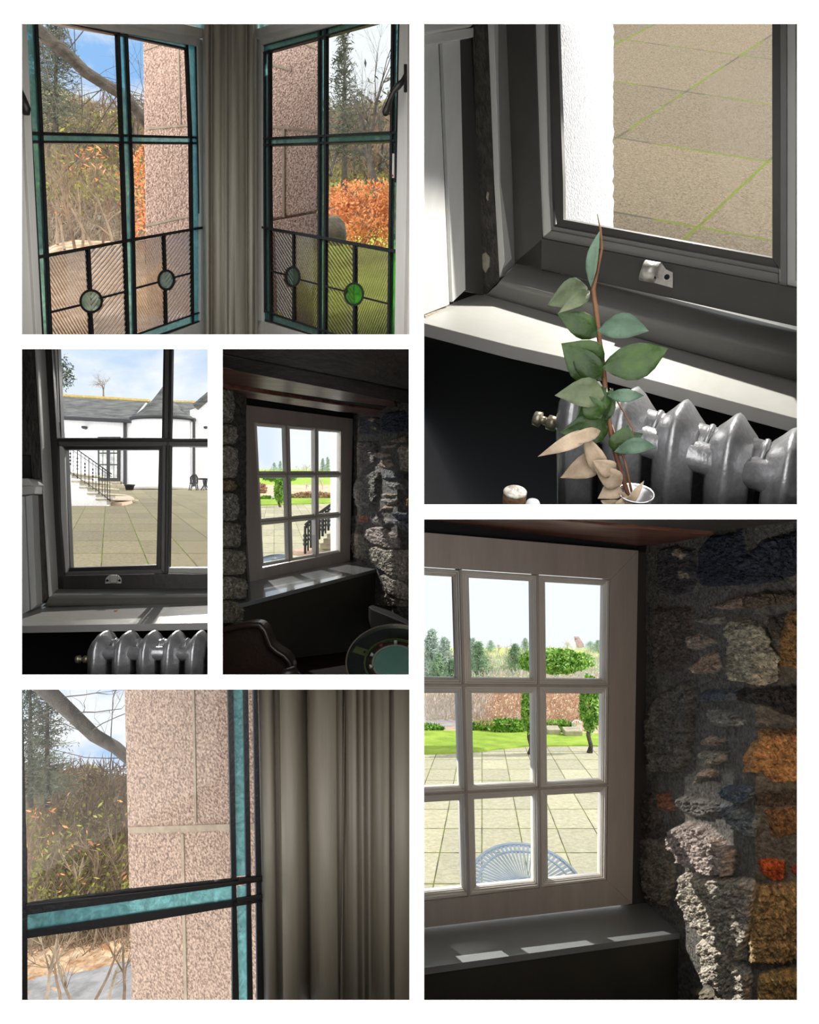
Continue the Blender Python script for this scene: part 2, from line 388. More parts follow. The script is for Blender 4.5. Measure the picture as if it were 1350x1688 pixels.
def undergrowth(name, box, Yt, Yb, n, ln, wd, mat, label, horiz=.5):
    """countless thin stems crossing one another over a bank"""
    x0, y0, x1, y1 = box; m = M()
    for _ in range(n):
        x, y = R.uniform(x0, x1), R.uniform(y0, y1); f = (y-y0)/(y1-y0); Y = 1/((1-f)/Yt+f/Yb)*R.uniform(.90, .985)
        p = P(x, y, Y); a = R.gauss(0, .5)+(math.pi/2 if R.random() > horiz else 0); L = ln*Y*R.uniform(.3, 1.3); w = wd*Y*R.uniform(.5, 1.4)
        d = V((math.cos(a), jit(.6), math.sin(a))).normalized(); d2 = (d+rv(.5)).normalized(); sd = d.cross(V((0, 1, 0))).normalized()*w
        q, r_ = p+d*L*.5, p+d*L*.5+d2*L*.5
        m.add([p-sd, p+sd, q+sd*.8, q-sd*.8, r_], [(0, 1, 2, 3), (3, 2, 4)])
    o = build(name, m, mat); return tag(o, label, 'undergrowth', None, 'stuff')
# ================================================================== the white mount with its six openings
paper = pm('white_card', (.93, .93, .93), rough=.9, spec=.1)
PX = [-300, 35, 342, 367, 674.5, 699, 1315, 1650]
m = M(); Ym = 1.4
def card(x0, y0, x1, y1): m.prism([P(x0, y0, Ym), P(x1, y0, Ym), P(x1, y1, Ym), P(x0, y1, Ym)], (0, .003, 0))
card(-400, -400, 1750, 38); card(-400, 1650, 1750, 2100); card(-400, 38, 35, 1650); card(1315, 38, 1750, 1650); card(675, 38, 699, 1650)
card(35, 551.5, 675, 575); card(35, 1112.5, 675, 1136.5); card(342.5, 575, 366.5, 1112.5); card(674, 575, 675, 1112.5); card(699, 831.5, 1315, 856)
struct('wall_front', m, paper, 'white picture mount with six rectangular openings')
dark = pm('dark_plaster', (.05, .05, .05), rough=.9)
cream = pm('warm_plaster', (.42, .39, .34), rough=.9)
tunnel(35, 38, 674, 551, 2.5, 2.5, (60, 60, 9, 9), cream)
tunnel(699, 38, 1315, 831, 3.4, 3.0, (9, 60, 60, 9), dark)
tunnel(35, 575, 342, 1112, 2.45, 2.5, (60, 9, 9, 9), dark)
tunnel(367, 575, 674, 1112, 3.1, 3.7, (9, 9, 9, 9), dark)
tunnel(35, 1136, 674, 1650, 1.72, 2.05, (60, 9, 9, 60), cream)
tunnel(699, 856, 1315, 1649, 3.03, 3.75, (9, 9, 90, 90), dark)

# ================================================================== stained glass bay (two views of it)
SEEN = names()
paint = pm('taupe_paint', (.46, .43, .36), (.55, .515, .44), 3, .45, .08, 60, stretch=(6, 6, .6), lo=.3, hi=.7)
sashp = pm('pale_sash_paint', (.58, .57, .54), (.66, .65, .62), 3, .42, .06, 60, stretch=(5, 5, .8))
lead = pm('lead_came', (.012, .012, .014), rough=.42, metal=.0, bump=.15, bscale=90)
teal = glass('teal_glass', (.60, .96, 1.0), .05, 34); tealE = glass('teal_glass_close', (.52, .82, .84), .02, 26)
green = glass('green_glass', (.42, 1.0, .52), .04, 40); aqua = glass('aqua_glass', (.66, .96, .93), .04, 22)
clear = glass('clear_glass', (1, 1, 1), .004)
reed = {k: glass('reeded_glass_'+k, (1, 1, 1), .02, rib=(30, math.radians(a), math.radians(b))) for k, a, b in (('left_rising', 42, 70), ('left_falling', -38, 70), ('right_rising', 42, -50.6), ('right_falling', -38, -50.6))}
iron = pm('black_iron', (.012, .011, .011), rough=.38)

WL = upright(66, 1.80, 330, 2.44); WR = upright(432, 2.44, 643, 1.85)
def lines(pl, parent, name, segs, mat, a=.006, b=-.006, bev=0):
    for s in segs:
        x0, y0, x1, y1, w0, w1 = s; build(name, M().bar(pl, x0, y0, x1, y1, w0, w1, a, b), mat, parent)
def ring(pl, x, y, rx, ry, w, a=.008, b=-.008, seg=32, tilt=0):
    m = M(); o = []; 
    for k in range(seg):
        t = k*2*math.pi/seg; c, s = math.cos(t), math.sin(t)
        ex = lambda r1, r2: (x+r1*c*math.cos(tilt)-r2*s*math.sin(tilt), y+r2*s*math.cos(tilt)+r1*c*math.sin(tilt))
        o.append((ex(rx, ry), ex(rx-w, ry-w)))
    vs = []
    for (p, q) in o: vs += [pl.at(*p, a), pl.at(*q, a), pl.at(*q, b), pl.at(*p, b)]
    fs = []
    for k in range(seg):
        i, j = k*4, ((k+1) % seg)*4
        fs += [(i+e, i+(e+1) % 4, j+(e+1) % 4, j+e) for e in range(4)]
    return m.add(vs, fs)
def disc(pl, x, y, rx, ry, a, b, seg=32):
    return M().quad(pl, [(x+rx*math.cos(k*2*math.pi/seg), y+ry*math.sin(k*2*math.pi/seg)) for k in range(seg)], a, b)

# left sash
w1 = thing('window_1', 'left leaded casement of the bay with teal glass borders', None, WL.at(60, 551), kind='structure')
G = lambda nm, px, mat, pl=WL, par=None: build(nm, M().quad(pl, px, .0015, -.0015), mat, par or w1)
G('clear_pane', [(57, 30), (196, 46), (204, 224), (66, 220)], clear); G('clear_pane', [(206, 50), (312, 72), (316, 228), (210, 226)], clear)
G('clear_pane', [(70, 233), (205, 235), (209, 403), (77, 420)], clear); G('clear_pane', [(217, 236), (316, 236), (318, 378), (219, 398)], clear)
G('reeded_pane', [(78, 424), (148, 410), (153, 560), (84, 560)], reed['left_rising']); G('reeded_pane', [(148, 410), (209, 402), (213, 560), (153, 560)], reed['left_falling'])
G('reeded_pane', [(219, 400), (271, 388), (275, 534), (224, 548)], reed['left_rising']); G('reeded_pane', [(271, 388), (318, 379), (319, 518), (275, 534)], reed['left_falling'])
G('teal_glass', [(40, 25), (59, 25), (72, 300), (83, 560), (72, 560), (57, 300)], teal)
G('teal_glass', [(196.5, 30), (206, 30), (218, 300), (223, 560), (213, 560), (206, 300)], teal)
G('teal_glass', [(308, 66), (325, 74), (332, 330), (332, 530), (319, 530), (317, 330)], teal)
G('teal_glass', [(52, 219), (325, 226), (325, 235), (53, 234)], teal)
G('teal_glass', [(100, 30), (318, 70), (318, 82), (100, 34)], teal); G('teal_glass', [(225, 551), (334, 513), (333, 530), (258, 560), (225, 560)], teal)
lines(WL, w1, 'lead_came', [(60, 20, 73.5, 300, 4.5, 4.2), (73.5, 300, 85, 560, 4.2, 4.6), (195, 30, 205, 300, 4.2, 3.6), (205, 300, 212.5, 560, 3.6, 3.6), (208, 30, 219.3, 300, 4.2, 3.6), (219.3, 300, 224.5, 560, 3.6, 3.8),
    (309, 70, 316, 230, 3, 3), (316, 230, 319.3, 545, 3, 2.6), (41, 25, 57, 300, 2.4, 2.4), (57, 300, 72, 565, 2.4, 2.4), (324, 76, 329.5, 330, 2, 2), (329.5, 330, 331.5, 520, 2, 2),
    (50, 219.5, 328, 226.5, 5.5, 3), (51, 233.5, 328, 236, 4.2, 3), (100, 34.6, 309, 70, 3, 3), (100, 36, 309, 80.5, 2.6, 3.4),
    (222, 553, 334, 513.5, 3, 2.4), (256, 555, 333, 528, 3, 2.4)], lead)
lines(WL, w1, 'glazing_bar', [(60, 424.5, 212, 396.5, 6, 5.4), (212, 396.5, 334, 375, 5.4, 4)], lead, .014, -.008)
lines(WL, w1, 'lead_came', [(147, 410, 150.4, 480, 4.4, 4), (150.6, 514, 153.5, 560, 4, 4.4), (271.6, 388, 273.5, 446, 3.4, 3), (274, 477, 275.3, 534, 3, 3.4),
    (83, 515, 133, 503, 3.6, 3.6), (168, 491, 212, 479.5, 3.4, 3.4), (225, 475, 262, 465, 3.2, 3.2), (287, 457.5, 320, 449, 3, 3)], lead)
for x, y, rx, ry in ((150.3, 496.6, 19.6, 20), (274, 461.6, 14.8, 17.6)):
    build('roundel_came', ring(WL, x, y, rx, ry, 4), lead, w1, smooth=False); build('teal_roundel', disc(WL, x, y, rx-3, ry-3, .0015, -.0015), aqua, w1)
# right sash
w2 = thing('window_2', 'right leaded casement of the bay with teal and green glass', None, WR.at(650, 551), kind='structure')
H = lambda nm, px, mat: G(nm, px, mat, WR, w2)
H('clear_pane', [(444, 85), (524, 64), (524, 224), (444, 227)], clear); H('clear_pane', [(537, 58), (645, 30), (643, 220), (537, 223)], clear)
H('clear_pane', [(444, 239), (524, 238), (524, 388), (445, 375)], clear); H('clear_pane', [(536, 237), (642, 232), (640, 410), (536, 391)], clear)
H('reeded_pane', [(445, 375), (483, 383), (483, 531), (445, 519)], reed['right_rising']); H('reeded_pane', [(483, 383), (523, 390), (523, 545), (483, 531)], reed['right_falling'])
H('reeded_pane', [(536, 392), (583, 402), (582.5, 560), (535, 552)], reed['right_rising']); H('reeded_pane', [(583, 402), (640, 413), (638, 562), (582.5, 560)], reed['right_falling'])
H('teal_glass', [(432, 80), (443, 80), (443, 330), (444, 530), (436, 530), (434, 330)], teal)
H('teal_glass', [(526, 40), (534, 40), (533.5, 300), (533, 560), (525.5, 560), (525.5, 300)], teal)
H('teal_glass', [(647, 20), (660, 20), (654, 235), (652, 410), (642, 410), (644, 235)], teal)
H('green_glass', [(642, 413), (652, 413), (650, 560), (640, 560)], green)
H('teal_glass', [(431, 227), (652, 218), (652, 231), (431, 239)], teal)
H('teal_glass', [(431, 74), (616, 24), (620, 38), (431, 88)], teal); H('teal_glass', [(436, 513), (534, 545), (560, 562), (436, 526)], teal)
lines(WR, w2, 'lead_came', [(442.8, 82, 443, 300, 2.6, 2.6), (443, 300, 445.3, 528, 2.6, 2.6), (435, 88, 434.8, 300, 2, 2), (434.8, 300, 435.8, 515, 2, 2), (525.2, 40, 525, 300, 3.4, 3.4), (525, 300, 524.6, 560, 3.4, 2.8), (535.2, 40, 535, 300, 3.6, 3.4), (535, 300, 533.8, 560, 3.4, 3),
    (646.5, 20, 644, 235, 4, 3.6), (644, 235, 639.5, 560, 3.6, 3.6), (656.8, 20, 651, 300, 1.6, 1.6), (431, 228.4, 652, 218, 3, 4.6), (431, 239, 652, 231.5, 2.8, 3.4),
    (431, 74.5, 600, 29, 3, 3.2), (431, 87.6, 640, 30, 3, 3.2), (436, 513, 560, 554, 2.6, 3.4), (436, 527, 540, 560, 2.6, 3.4)], lead)
lines(WR, w2, 'glazing_bar', [(431, 374.5, 530, 391.5, 3.6, 5), (530, 391.5, 652, 414, 5, 6)], lead, .014, -.008)
lines(WR, w2, 'lead_came', [(482.6, 384, 482.8, 440, 2.8, 2.6), (482.8, 472, 482.8, 531, 2.6, 3), (582.8, 403, 582.8, 467, 3.6, 3.2), (582.8, 503, 582.4, 565, 3.2, 3.6),
    (445, 446.5, 471, 452.6, 2.6, 2.6), (495, 461, 524, 468.5, 2.8, 2.8), (535, 471.5, 568, 480, 3, 3), (599, 490.5, 639, 500.5, 3.2, 3.2)], lead)
for x, y, rx, ry, mt, nm in ((482.8, 456.2, 12.8, 17.4, aqua, 'teal_roundel'), (583.5, 485, 16.8, 19.8, green, 'green_roundel')):
    build('roundel_came', ring(WR, x, y, rx, ry, 3.6), lead, w2); build(nm, disc(WR, x, y, rx-3, ry-3, .0015, -.0015), mt, w2)
# sash woodwork
f = M(); f.quad(WL, [(-60, -40), (41, -40), (57, 300), (70, 560), (-60, 560)], .02, -.03)
build('sash_stile', f, sashp, w1, bevel=.002)
build('sash_bead', M().bar(WL, 33, 20, 47, 300, 3, 4, .03, .0).bar(WL, 47, 300, 62, 560, 4, 4, .03, 0), sashp, w1, bevel=.002)
build('sash_stile', M().quad(WL, [(326, 74), (335, 66), (341, 330), (341, 545), (331, 529), (331, 330)], .012, -.03), sashp, w1, bevel=.002)
build('top_rail', M().quad(WL, [(90, 16), (338, 66), (331, 77), (110, 37), (90, 32)], .012, -.03), sashp, w1, bevel=.002)
build('bottom_rail', M().quad(WL, [(262, 557), (332, 530), (342, 540), (342, 560), (255, 560)], .012, -.03), sashp, w1, bevel=.002)
build('transom', M().quad(WL, [(190, 20), (345, 20), (345, 60), (335, 62), (185, 30)], .03, -.03), sashp, w1, bevel=.003) if False else None
build('transom', M().quad(WL, [(150, 8), (300, 38.5), (338, 47), (338, 62), (150, 27)], .035, -.03), sashp, w1, bevel=.003)
build('teal_glass', M().quad(WL, [(292, 10), (336, 10), (336, 46), (300, 38)], .0015, -.0015), teal, w1)
build('sash_stile', M().quad(WR, [(418, 60), (431, 70), (431, 330), (432, 528), (424, 545), (419, 330)], .012, -.03), sashp, w2, bevel=.002)
build('top_rail', M().quad(WR, [(418, 62), (600, 14), (610, 24), (431, 73.5)], .012, -.03), sashp, w2, bevel=.002)
build('bottom_rail', M().quad(WR, [(422, 526), (432, 529), (530, 558), (534, 560), (420, 560)], .012, -.03), sashp, w2, bevel=.002)
build('transom', M().quad(WR, [(418, 49), (520, 18), (600, -4), (600, 14), (418, 62)], .035, -.03), sashp, w2, bevel=.003)
build('teal_glass', M().quad(WR, [(418, 10), (450, 10), (450, 40), (418, 48)], .0015, -.0015), teal, w2)
build('sash_stile', M().quad(WR, [(659, -20), (684, -20), (684, 560), (650, 560), (652.5, 330)], .016, -.03), sashp, w2, bevel=.002)
build('sash_bead', M().bar(WR, 671, 20, 669, 300, 3, 3, .028, 0).bar(WR, 669, 300, 663, 600, 3, 3, .028, 0), sashp, w2, bevel=.002)
# corner post between the sashes
build_rows = [(326, 330, 2.62), (333, 336, 2.42), (336, 339, 2.37), (343, 343, 2.35), (346, 345, 2.38), (349, 349, 2.43), (350, 350, 2.44), (352, 352, 2.36), (356, 356, 2.33), (362, 362, 2.325), (365, 364, 2.35), (368, 367, 2.36), (371, 370, 2.335),
    (373, 372, 2.33), (376, 375, 2.352), (378, 377, 2.335), (381, 380, 2.356), (383, 382, 2.335), (388, 386, 2.36), (391, 390, 2.325), (397, 396, 2.315), (404, 404, 2.335), (406, 406, 2.42), (408, 408, 2.43), (409, 409, 2.37), (415, 415, 2.35), (419, 420, 2.39), (420, 421, 2.43), (430, 430, 2.60)]
s = struct('trim_1', prof_strip(build_rows, 0, 560), paint, 'tall moulded corner post between the two leaded sashes', smooth=False)
s.data.polygons.foreach_set('use_smooth', [True]*len(s.data.polygons))
# surrounding wall above, below, beside
struct('wall_back', M().quad(WL, [(-60, -60), (345, -60), (345, 8), (200, 8), (40, -20), (-60, -20)], -.03, -.08).quad(WL, [(-60, 556), (345, 556), (345, 560), (-60, 560)], -.03, -.08)
    .quad(WR, [(415, -60), (684, -60), (684, -20), (600, 8), (415, 8)], -.03, -.08).quad(WR, [(415, 556), (684, 556), (684, 560), (415, 560)], -.03, -.08), cream)
# window handles: separate fittings
def handle(name, pl, plate, path, rad, parent):
    h = build(name, M().quad(pl, plate, .03, .012), iron, parent, bevel=.002)
    build('lever', M().tube([pl.at(x, y, o) for x, y, o in path], rad, 10), iron, h, smooth=True)
handle('window_handle', WR, [(665, 105), (670, 105), (670, 152), (665, 152)], [(668, 122, .045), (664, 134, .055), (657, 141, .06), (650, 149, .062), (643, 163, .062), (639, 176, .062), (635.5, 186, .062), (634.5, 189, .06)], [.004, .007, .0085, .007, .007, .009, .0105, .006], w2)
handle('window_handle', WL, [(24, 110), (31, 110), (31, 165), (24, 165)], [(27, 130, .045), (33, 150, .055), (37, 165, .06), (42, 180, .06), (44, 190, .058)], [.006, .008, .012, .013, .007], w1)
ts = build('thermometer_strip', M().quad(WR, [(642.5, 253), (649.5, 253), (649.3, 293), (643, 293)], .0035, .0016), pm('white_strip', (.7, .7, .66), rough=.5), w2)
build('gauge_marks', M().quad(WR, [(643.5, 258), (645, 258), (645, 282), (643.5, 282)], .0045, .0036).quad(WR, [(645.5, 288), (648, 288), (648, 291), (645.5, 291)], .0045, .0036), pm('red_print', (.5, .03, .02)), ts)

# pink granite pier outside
def granite(name, c1, c2, c3, s):
    return pm(name, c1, c2, s, .85, .8, s*.8, c3=c3, lo=.38, hi=.62, detail=3)
gran = granite('pink_granite', (.22, .145, .115), (.60, .43, .35), (.44, .295, .235), 120)
granr = granite('pink_granite_dashed', (.20, .135, .11), (.68, .50, .42), (.52, .36, .29), 150)
mort = pm('lime_mortar', (.25, .20, .145), (.36, .295, .22), 20, .9, .3, 50)
PA = thing('stone_pier', 'pink granite pier standing outside between the leaded sashes', 'pier', P(380, 551, 2.9))
pL = upright(235, 3.02, 527, 2.78); pR = pL
body = lambda px, a, b: M().prism([pL.at(x, y, a) for x, y in px], (-.10, .35, 0))
build('left_face', body([(235, 20), (384, 20), (384, 570), (243, 570)], 0, -.35), gran, PA, bevel=.006)
build('right_face', body([(384, 20), (527, 20), (524, 346), (384, 372)], 0, -.35), granr, PA, bevel=.006)
build('plinth', body([(384, 374), (529, 348), (533, 570), (384, 570)], .03, -.35), granr, PA, bevel=.012)
for s_ in [(pL, 236, 83, 300, 58, 3, 3), (pL, 239, 212, 384, 200, 4, 3), (pL, 293, 60, 297, 208, 2.5, 2.5), (pR, 440, 208, 526, 216, 4, 4), (pR, 467, 212, 467, 358, 4, 4), (pR, 440, 104, 480, 116, 4, 3), (pR, 495, 68, 526, 82, 3, 3), (pL, 240, 372, 330, 352, 4, 3)]:
    build('mortar_joint', M().bar(*s_, .004, -.01), mort, PA, bevel=.001)
bl = clump('weathered_stone', P(551, 378, 3.4), .055, .08, .09, 10, .01, mort, 'rounded grey stone beside the foot of the pink pier', 'stone')
build('body', M().lathe(P(551, 398, 3.4), (0, 0, 1), [(.06, 0), (.065, .03), (.055, .09), (.03, .12), (.005, .128)], 14), pm('grey_stone', (.30, .28, .2), (.5, .46, .36), 20, .9, .6, 40), bl, smooth=True)

# ---------------- outdoors of the bay: bank, trees, shrubs, lawn
hillm = pm('winter_woodland_floor', (.05, .04, .025), (.36, .29, .19), 6, .95, .9, 12, c3=(.20, .19, .08), lo=.3, hi=.7, detail=12)
hillg = pm('far_wooded_hill', (.08, .09, .06), (.30, .29, .22), 3, .95, .6, 12, detail=12)
litter = pm('fallen_beech_leaves', (.28, .13, .05), (.72, .55, .38), 9, .9, .6, 20, detail=12)
asph = pm('grey_drive', (.20, .195, .20), (.40, .40, .42), 5, .8, .2, 40)
bark = pm('grey_bark', (.035, .03, .024), (.10, .085, .068), 14, .9, .6, 40); barkd = pm('dark_bark', (.03, .026, .022), (.10, .085, .07), 14, .9, .5, 40)
twig = pm('pale_twigs', (.13, .095, .06), (.34, .27, .19), 6, .9); twigd = pm('brown_twigs', (.09, .06, .04), (.25, .17, .11), 6, .9)
needle = pm('dark_needles', (.02, .03, .018), (.075, .09, .045), 3, .9); needle2 = pm('grey_needles', (.045, .055, .04), (.15, .16, .11), 3, .9)
orange = pm('orange_beech_leaves', (.42, .12, .03), (.85, .38, .16), 8, .8); olive = pm('olive_leaves', (.10, .11, .02), (.36, .36, .08), 4, .9)
grass = pm('bright_lawn', (.36, .46, .04), (.66, .74, .16), 4, .95, .6, 60, detail=10)
EXT_A = 1
terrain('hillside', [(30, 150), (70, 140), (110, 155), (145, 168), (180, 190), (215, 202), (262, 212), (300, 215), (350, 230)], 480, 16, 6.5, hillm, 90, 40, .02, 3, 'brown wooded bank rising behind left leaded window')
terrain('far_hill', [(20, 120), (100, 145), (150, 165), (200, 182), (300, 192)], 300, 30, 26, hillg, 50, 20, .02, 2, 'pale far hill above the bank')
terrain('hillside', [(480, 205), (540, 186), (590, 170), (640, 165), (684, 156)], 420, 15, 7.5, hillm, 60, 30, .02, 3, 'dark wooded bank behind right leaded window')
R.seed(77)
undergrowth('undergrowth', (50, 215, 240, 430), 14, 6.5, 5200, .030, .00075, twig, 'tangle of pale stems over the bank in left leaded window')
undergrowth('undergrowth', (50, 170, 240, 430), 14, 6.8, 4200, .028, .00075, twigd, 'tangle of brown stems over the bank in left leaded window')
undergrowth('undergrowth', (50, 190, 240, 330), 14, 8, 2400, .006, .0018, olive, 'olive and yellow winter leaves over the bank in left leaded window')
undergrowth('undergrowth', (534, 185, 660, 390), 13, 7.6, 3400, .026, .0008, twigd, 'tangle of brown stems over the bank in right leaded window', .35)
undergrowth('undergrowth', (534, 200, 660, 390), 13, 7.7, 1800, .026, .0007, twig, 'tangle of pale stems over the bank in right leaded window', .35)
undergrowth('undergrowth', (534, 215, 660, 330), 13, 8, 1800, .006, .0018, olive, 'olive winter leaves over the bank in right leaded window')
lw = terrain('lawn', [(500, 398), (560, 392), (640, 372), (684, 367)], 562, 7.2, 3.2, grass, 40, 30, .01, 3, 'bright green lawn below the orange hedge')
terrain('ground', [(20, 425), (120, 395), (240, 400), (330, 400)], 562, 6.0, 3.0, litter, 50, 30, .02, 4, 'leaf-strewn ground behind the reeded panes')
terrain('path', [(60, 372), (150, 350), (225, 372)], 425, 7.5, 6.5, asph, 20, 8, .003, 3, 'pale drive glimpsed through shrubs of left window')
def branchy(name, pts, rads, mat, label, twigs, tw=.5, cat='tree', seed=3, ends=(2, 9)):
    R.seed(seed); t = thing(name, label, cat, pts[0]); build('bough', M().tube(pts, rads, 9), mat, t, smooth=True); m = M()
    for i in range(twigs):
        k = R.uniform(.02, .98)*(len(pts)-1); i0 = int(k); p = pts[i0].lerp(pts[i0+1], k-i0)
        limb(m, p, V((jit(1), jit(.3), R.uniform(-1, .8))), tw*R.uniform(.5, 1.3), rads[i0]*.10, 3, .8, 3, 3, .03, .66)
    build('twigs', m, mat, t); return t
br = [(30, 20, 4.0), (62, 50, 4.0), (90, 72, 4.1), (120, 98, 4.2), (140, 118, 4.3), (165, 134, 4.4), (195, 152, 4.5), (218, 172, 4.6), (236, 196, 4.7), (262, 232, 4.8)]
branchy('overhanging_tree', [P(*b) for b in br], [.05, .042, .040, .038, .037, .036, .036, .034, .036, .04], bark, 'thick bare bough slanting across the sky of left leaded window', 26, .62)
conifer('pine_tree', P(92, 225, 8), 1.5, .52, needle2, barkd, 'feathery dark pine against the sky in left leaded window', dens=1.5, leaf=.018)
conifer('pine_tree', P(62, 205, 8.6), 1.35, .5, needle, barkd, 'darker pine at the far left edge behind the bough', dens=1.3, leaf=.018)
for i in range(10):
    x = 75+i*16+jit(5); y = 410+jit(8); R.seed(40+i)
    bare_tree('bare_shrub', P(x, y, 5.2+jit(.5)), R.uniform(.85, 1.2), .012, twig if i % 3 else twigd, 'leafless shrub among the tangle behind left leaded window', 'shrubs behind the left leaded window', 4, (jit(.3), 0, 1), .6, 4, 'shrub', orange if i > 6 else olive, 50 if i > 6 else 26, .022)
for i in range(7):
    R.seed(60+i); x = 80+i*24
    bare_tree('bare_tree', P(x, 262+jit(10), 9+jit(.6)), .9, .02, twigd if i % 2 else bark, 'small leafless tree on the bank behind left window', 'trees on the bank', 4, (jit(.2), 0, 1), .6, 4, 'tree', olive, 60, .04)
R.seed(5)
clump('beech_hedge', P(245, 330, 4.4), .13, .15, .42, 1100, .016, orange, 'orange beech leaves beside the pier in left window', 'hedge', stems=twigd, fill=.1)
clump('beech_hedge', P(600, 356, 5.2), .40, .3, .24, 5200, .017, orange, 'orange beech hedge above the lawn in right window', 'hedge', stems=twigd, fill=.15)
for i in range(6):
    R.seed(80+i); bare_tree('bare_shrub', P(548+i*19, 372+jit(10), 5.6), .5, .008, twig, 'pale leafless shrub rising out of the orange hedge', 'shrubs in the orange hedge', 3, (jit(.3), 0, 1), .6, 3, 'shrub')
conifer('conifer', P(568, 330, 7.0), 1.85, .42, needle2, barkd, 'tall thin conifer left of the bare tree in right window', dens=1.0, leaf=.017, bare=.25)
R.seed(91); bare_tree('bare_tree', P(622, 330, 6.4), 1.9, .035, bark, 'tall leafless tree beside the conifer in right window', None, 5, (-.02, 0, 1), .5, 4)
for i in range(6):
    R.seed(100+i); bare_tree('bare_tree', P(545+i*20, 300+jit(15), 8.4+jit(.4)), 1.25, .02, twigd if i % 2 else barkd, 'thin bare tree on the bank behind right window', 'trees behind the right window', 4, (jit(.15), 0, 1), .55, 4, 'tree', needle2, 90, .05)

keep_within(SEEN, 29, 30, 683, 560); SEEN = names()
# ================================================================== E: the close view of the same bay
WE = upright(40, 1.62, 440, 1.95)
e = thing('window_3', 'close view of a leaded sash with one teal crossbar', None, WE.at(40, 1650), kind='structure')
GE = lambda nm, px, mat: build(nm, M().quad(WE, px, .0015, -.0015), mat, e)
GE('clear_pane', [(38, 1126), (378, 1126), (384, 1452), (40, 1495)], glass('clear_glass_close', (1, 1, 1), .014)); GE('clear_pane', [(44, 1540), (386, 1493), (390, 1665), (46, 1665)], MATS['clear_glass_close'])
GE('clear_pane', [(400, 1126), (428, 1126), (437, 1665), (410, 1665)], MATS['clear_glass_close'])
GE('teal_glass', [(43, 1509), (385, 1460), (386, 1484), (45, 1534)], tealE)
GE('teal_glass', [(385, 1126), (400, 1126), (404, 1443), (390, 1444)], tealE); GE('teal_glass', [(391, 1462), (405, 1459), (408, 1665), (394, 1665)], tealE)
lines(WE, e, 'lead_came', [(35, 1126, 40, 1400, 4, 8), (40, 1400, 39, 1670, 10, 13), (42, 1500, 220, 1475.5, 17, 18), (220, 1475.5, 436, 1448.5, 17, 8), (44, 1541, 220, 1515, 12, 15), (220, 1515, 432, 1482, 15, 10),
    (380, 1126, 386, 1450, 9, 8), (386, 1450, 389, 1670, 7, 11), (405, 1126, 410, 1450, 8, 8), (410, 1450, 413, 1670, 7, 9), (421, 1126, 427, 1450, 7, 9), (427, 1450, 430, 1670, 9, 11)], lead, .005, -.005)
for (x0, y0, x1, y1, w) in [(42, 1494, 436, 1451, 5), (393, 1452, 436, 1450, 9), (391, 1485, 434, 1478, 7)]:
    build('glazing_bar', M().bar(WE, x0, y0, x1, y1, w, w, .012, .004), iron, e, bevel=.002)
rowsE = [(425, 432, 1.98), (427, 436.5, 1.93), (432, 440, 1.90), (441, 447, 1.885), (449.5, 457, 1.90), (450.5, 458, 1.925), (455, 462, 1.93), (460, 466.5, 1.91), (461.5, 468, 1.875), (474, 480, 1.86), (488, 494, 1.87), (499, 503, 1.91), (505, 511, 1.965), (506.5, 512.5, 1.97),
    (509, 515, 1.90), (525, 530, 1.87), (553, 557, 1.86), (554.5, 558.5, 1.885), (563, 565, 1.89), (565, 567, 1.875), (568, 560, 1.872), (571, 574, 1.895), (579, 581, 1.90), (586, 589, 1.87), (588.5, 592, 1.885), (594, 597, 1.90), (597, 600, 1.868), (600, 603, 1.88), (605, 607, 1.905), (609, 610, 1.868), (612, 613, 1.88), (620, 621, 1.90), (630, 631, 1.885), (641, 642, 1.85), (642.5, 643.5, 1.87), (649, 650, 1.875), (650.5, 651, 1.84), (665, 666, 1.832), (684, 684, 1.83), (685, 685, 1.86)]
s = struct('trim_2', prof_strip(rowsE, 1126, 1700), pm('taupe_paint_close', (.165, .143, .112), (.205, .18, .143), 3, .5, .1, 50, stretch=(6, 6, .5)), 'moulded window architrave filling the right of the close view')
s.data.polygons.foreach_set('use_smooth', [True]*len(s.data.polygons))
granE = granite('pink_granite_close', (.17, .12, .095), (.52, .385, .30), (.36, .25, .19), 105)
PE = thing('stone_pier', 'pink granite pier seen close behind the teal crossbar', 'pier', P(300, 1650, 2.35))
pE = upright(205, 2.78, 440, 2.45)
build('left_face', M().quad(pE, [(204, 1120), (440, 1120), (446, 1680), (217, 1680)], 0, -.35), granE, PE, bevel=.006)
for s_ in [(pE, 318, 1126, 322, 1355, 4, 4), (pE, 212, 1369, 440, 1362, 11, 11), (pE, 300, 1375, 306, 1680, 5, 5)]:
    build('mortar_joint', M().bar(*s_, .004, -.01), mort, PE, bevel=.001)
terrain('hillside', [(20, 1268), (80, 1262), (140, 1275), (175, 1280), (215, 1288), (300, 1295)], 1640, 13, 5.2, hillm, 60, 40, .02, 3.2, 'wooded bank behind the pane of the close view')
R.seed(78)
undergrowth('undergrowth', (34, 1290, 215, 1580), 12, 5.4, 5200, .030, .0008, twig, 'tangle of pale stems over the bank in the close view')
undergrowth('undergrowth', (34, 1265, 215, 1580), 12, 5.6, 4600, .028, .0008, twigd, 'tangle of brown stems over the bank in the close view')
undergrowth('undergrowth', (34, 1280, 215, 1500), 12, 6, 2200, .006, .0018, olive, 'olive winter leaves over the bank in the close view')
terrain('ground', [(20, 1575), (80, 1570), (215, 1562), (260, 1560)], 1700, 5.0, 4.0, litter, 40, 20, .02, 4, 'orange leaf litter at the bottom of the close view')
terrain('path', [(20, 1618), (120, 1606), (225, 1590)], 1700, 4.6, 3.9, asph, 40, 16, .006, 4, 'pale drive at the bottom of the close view')
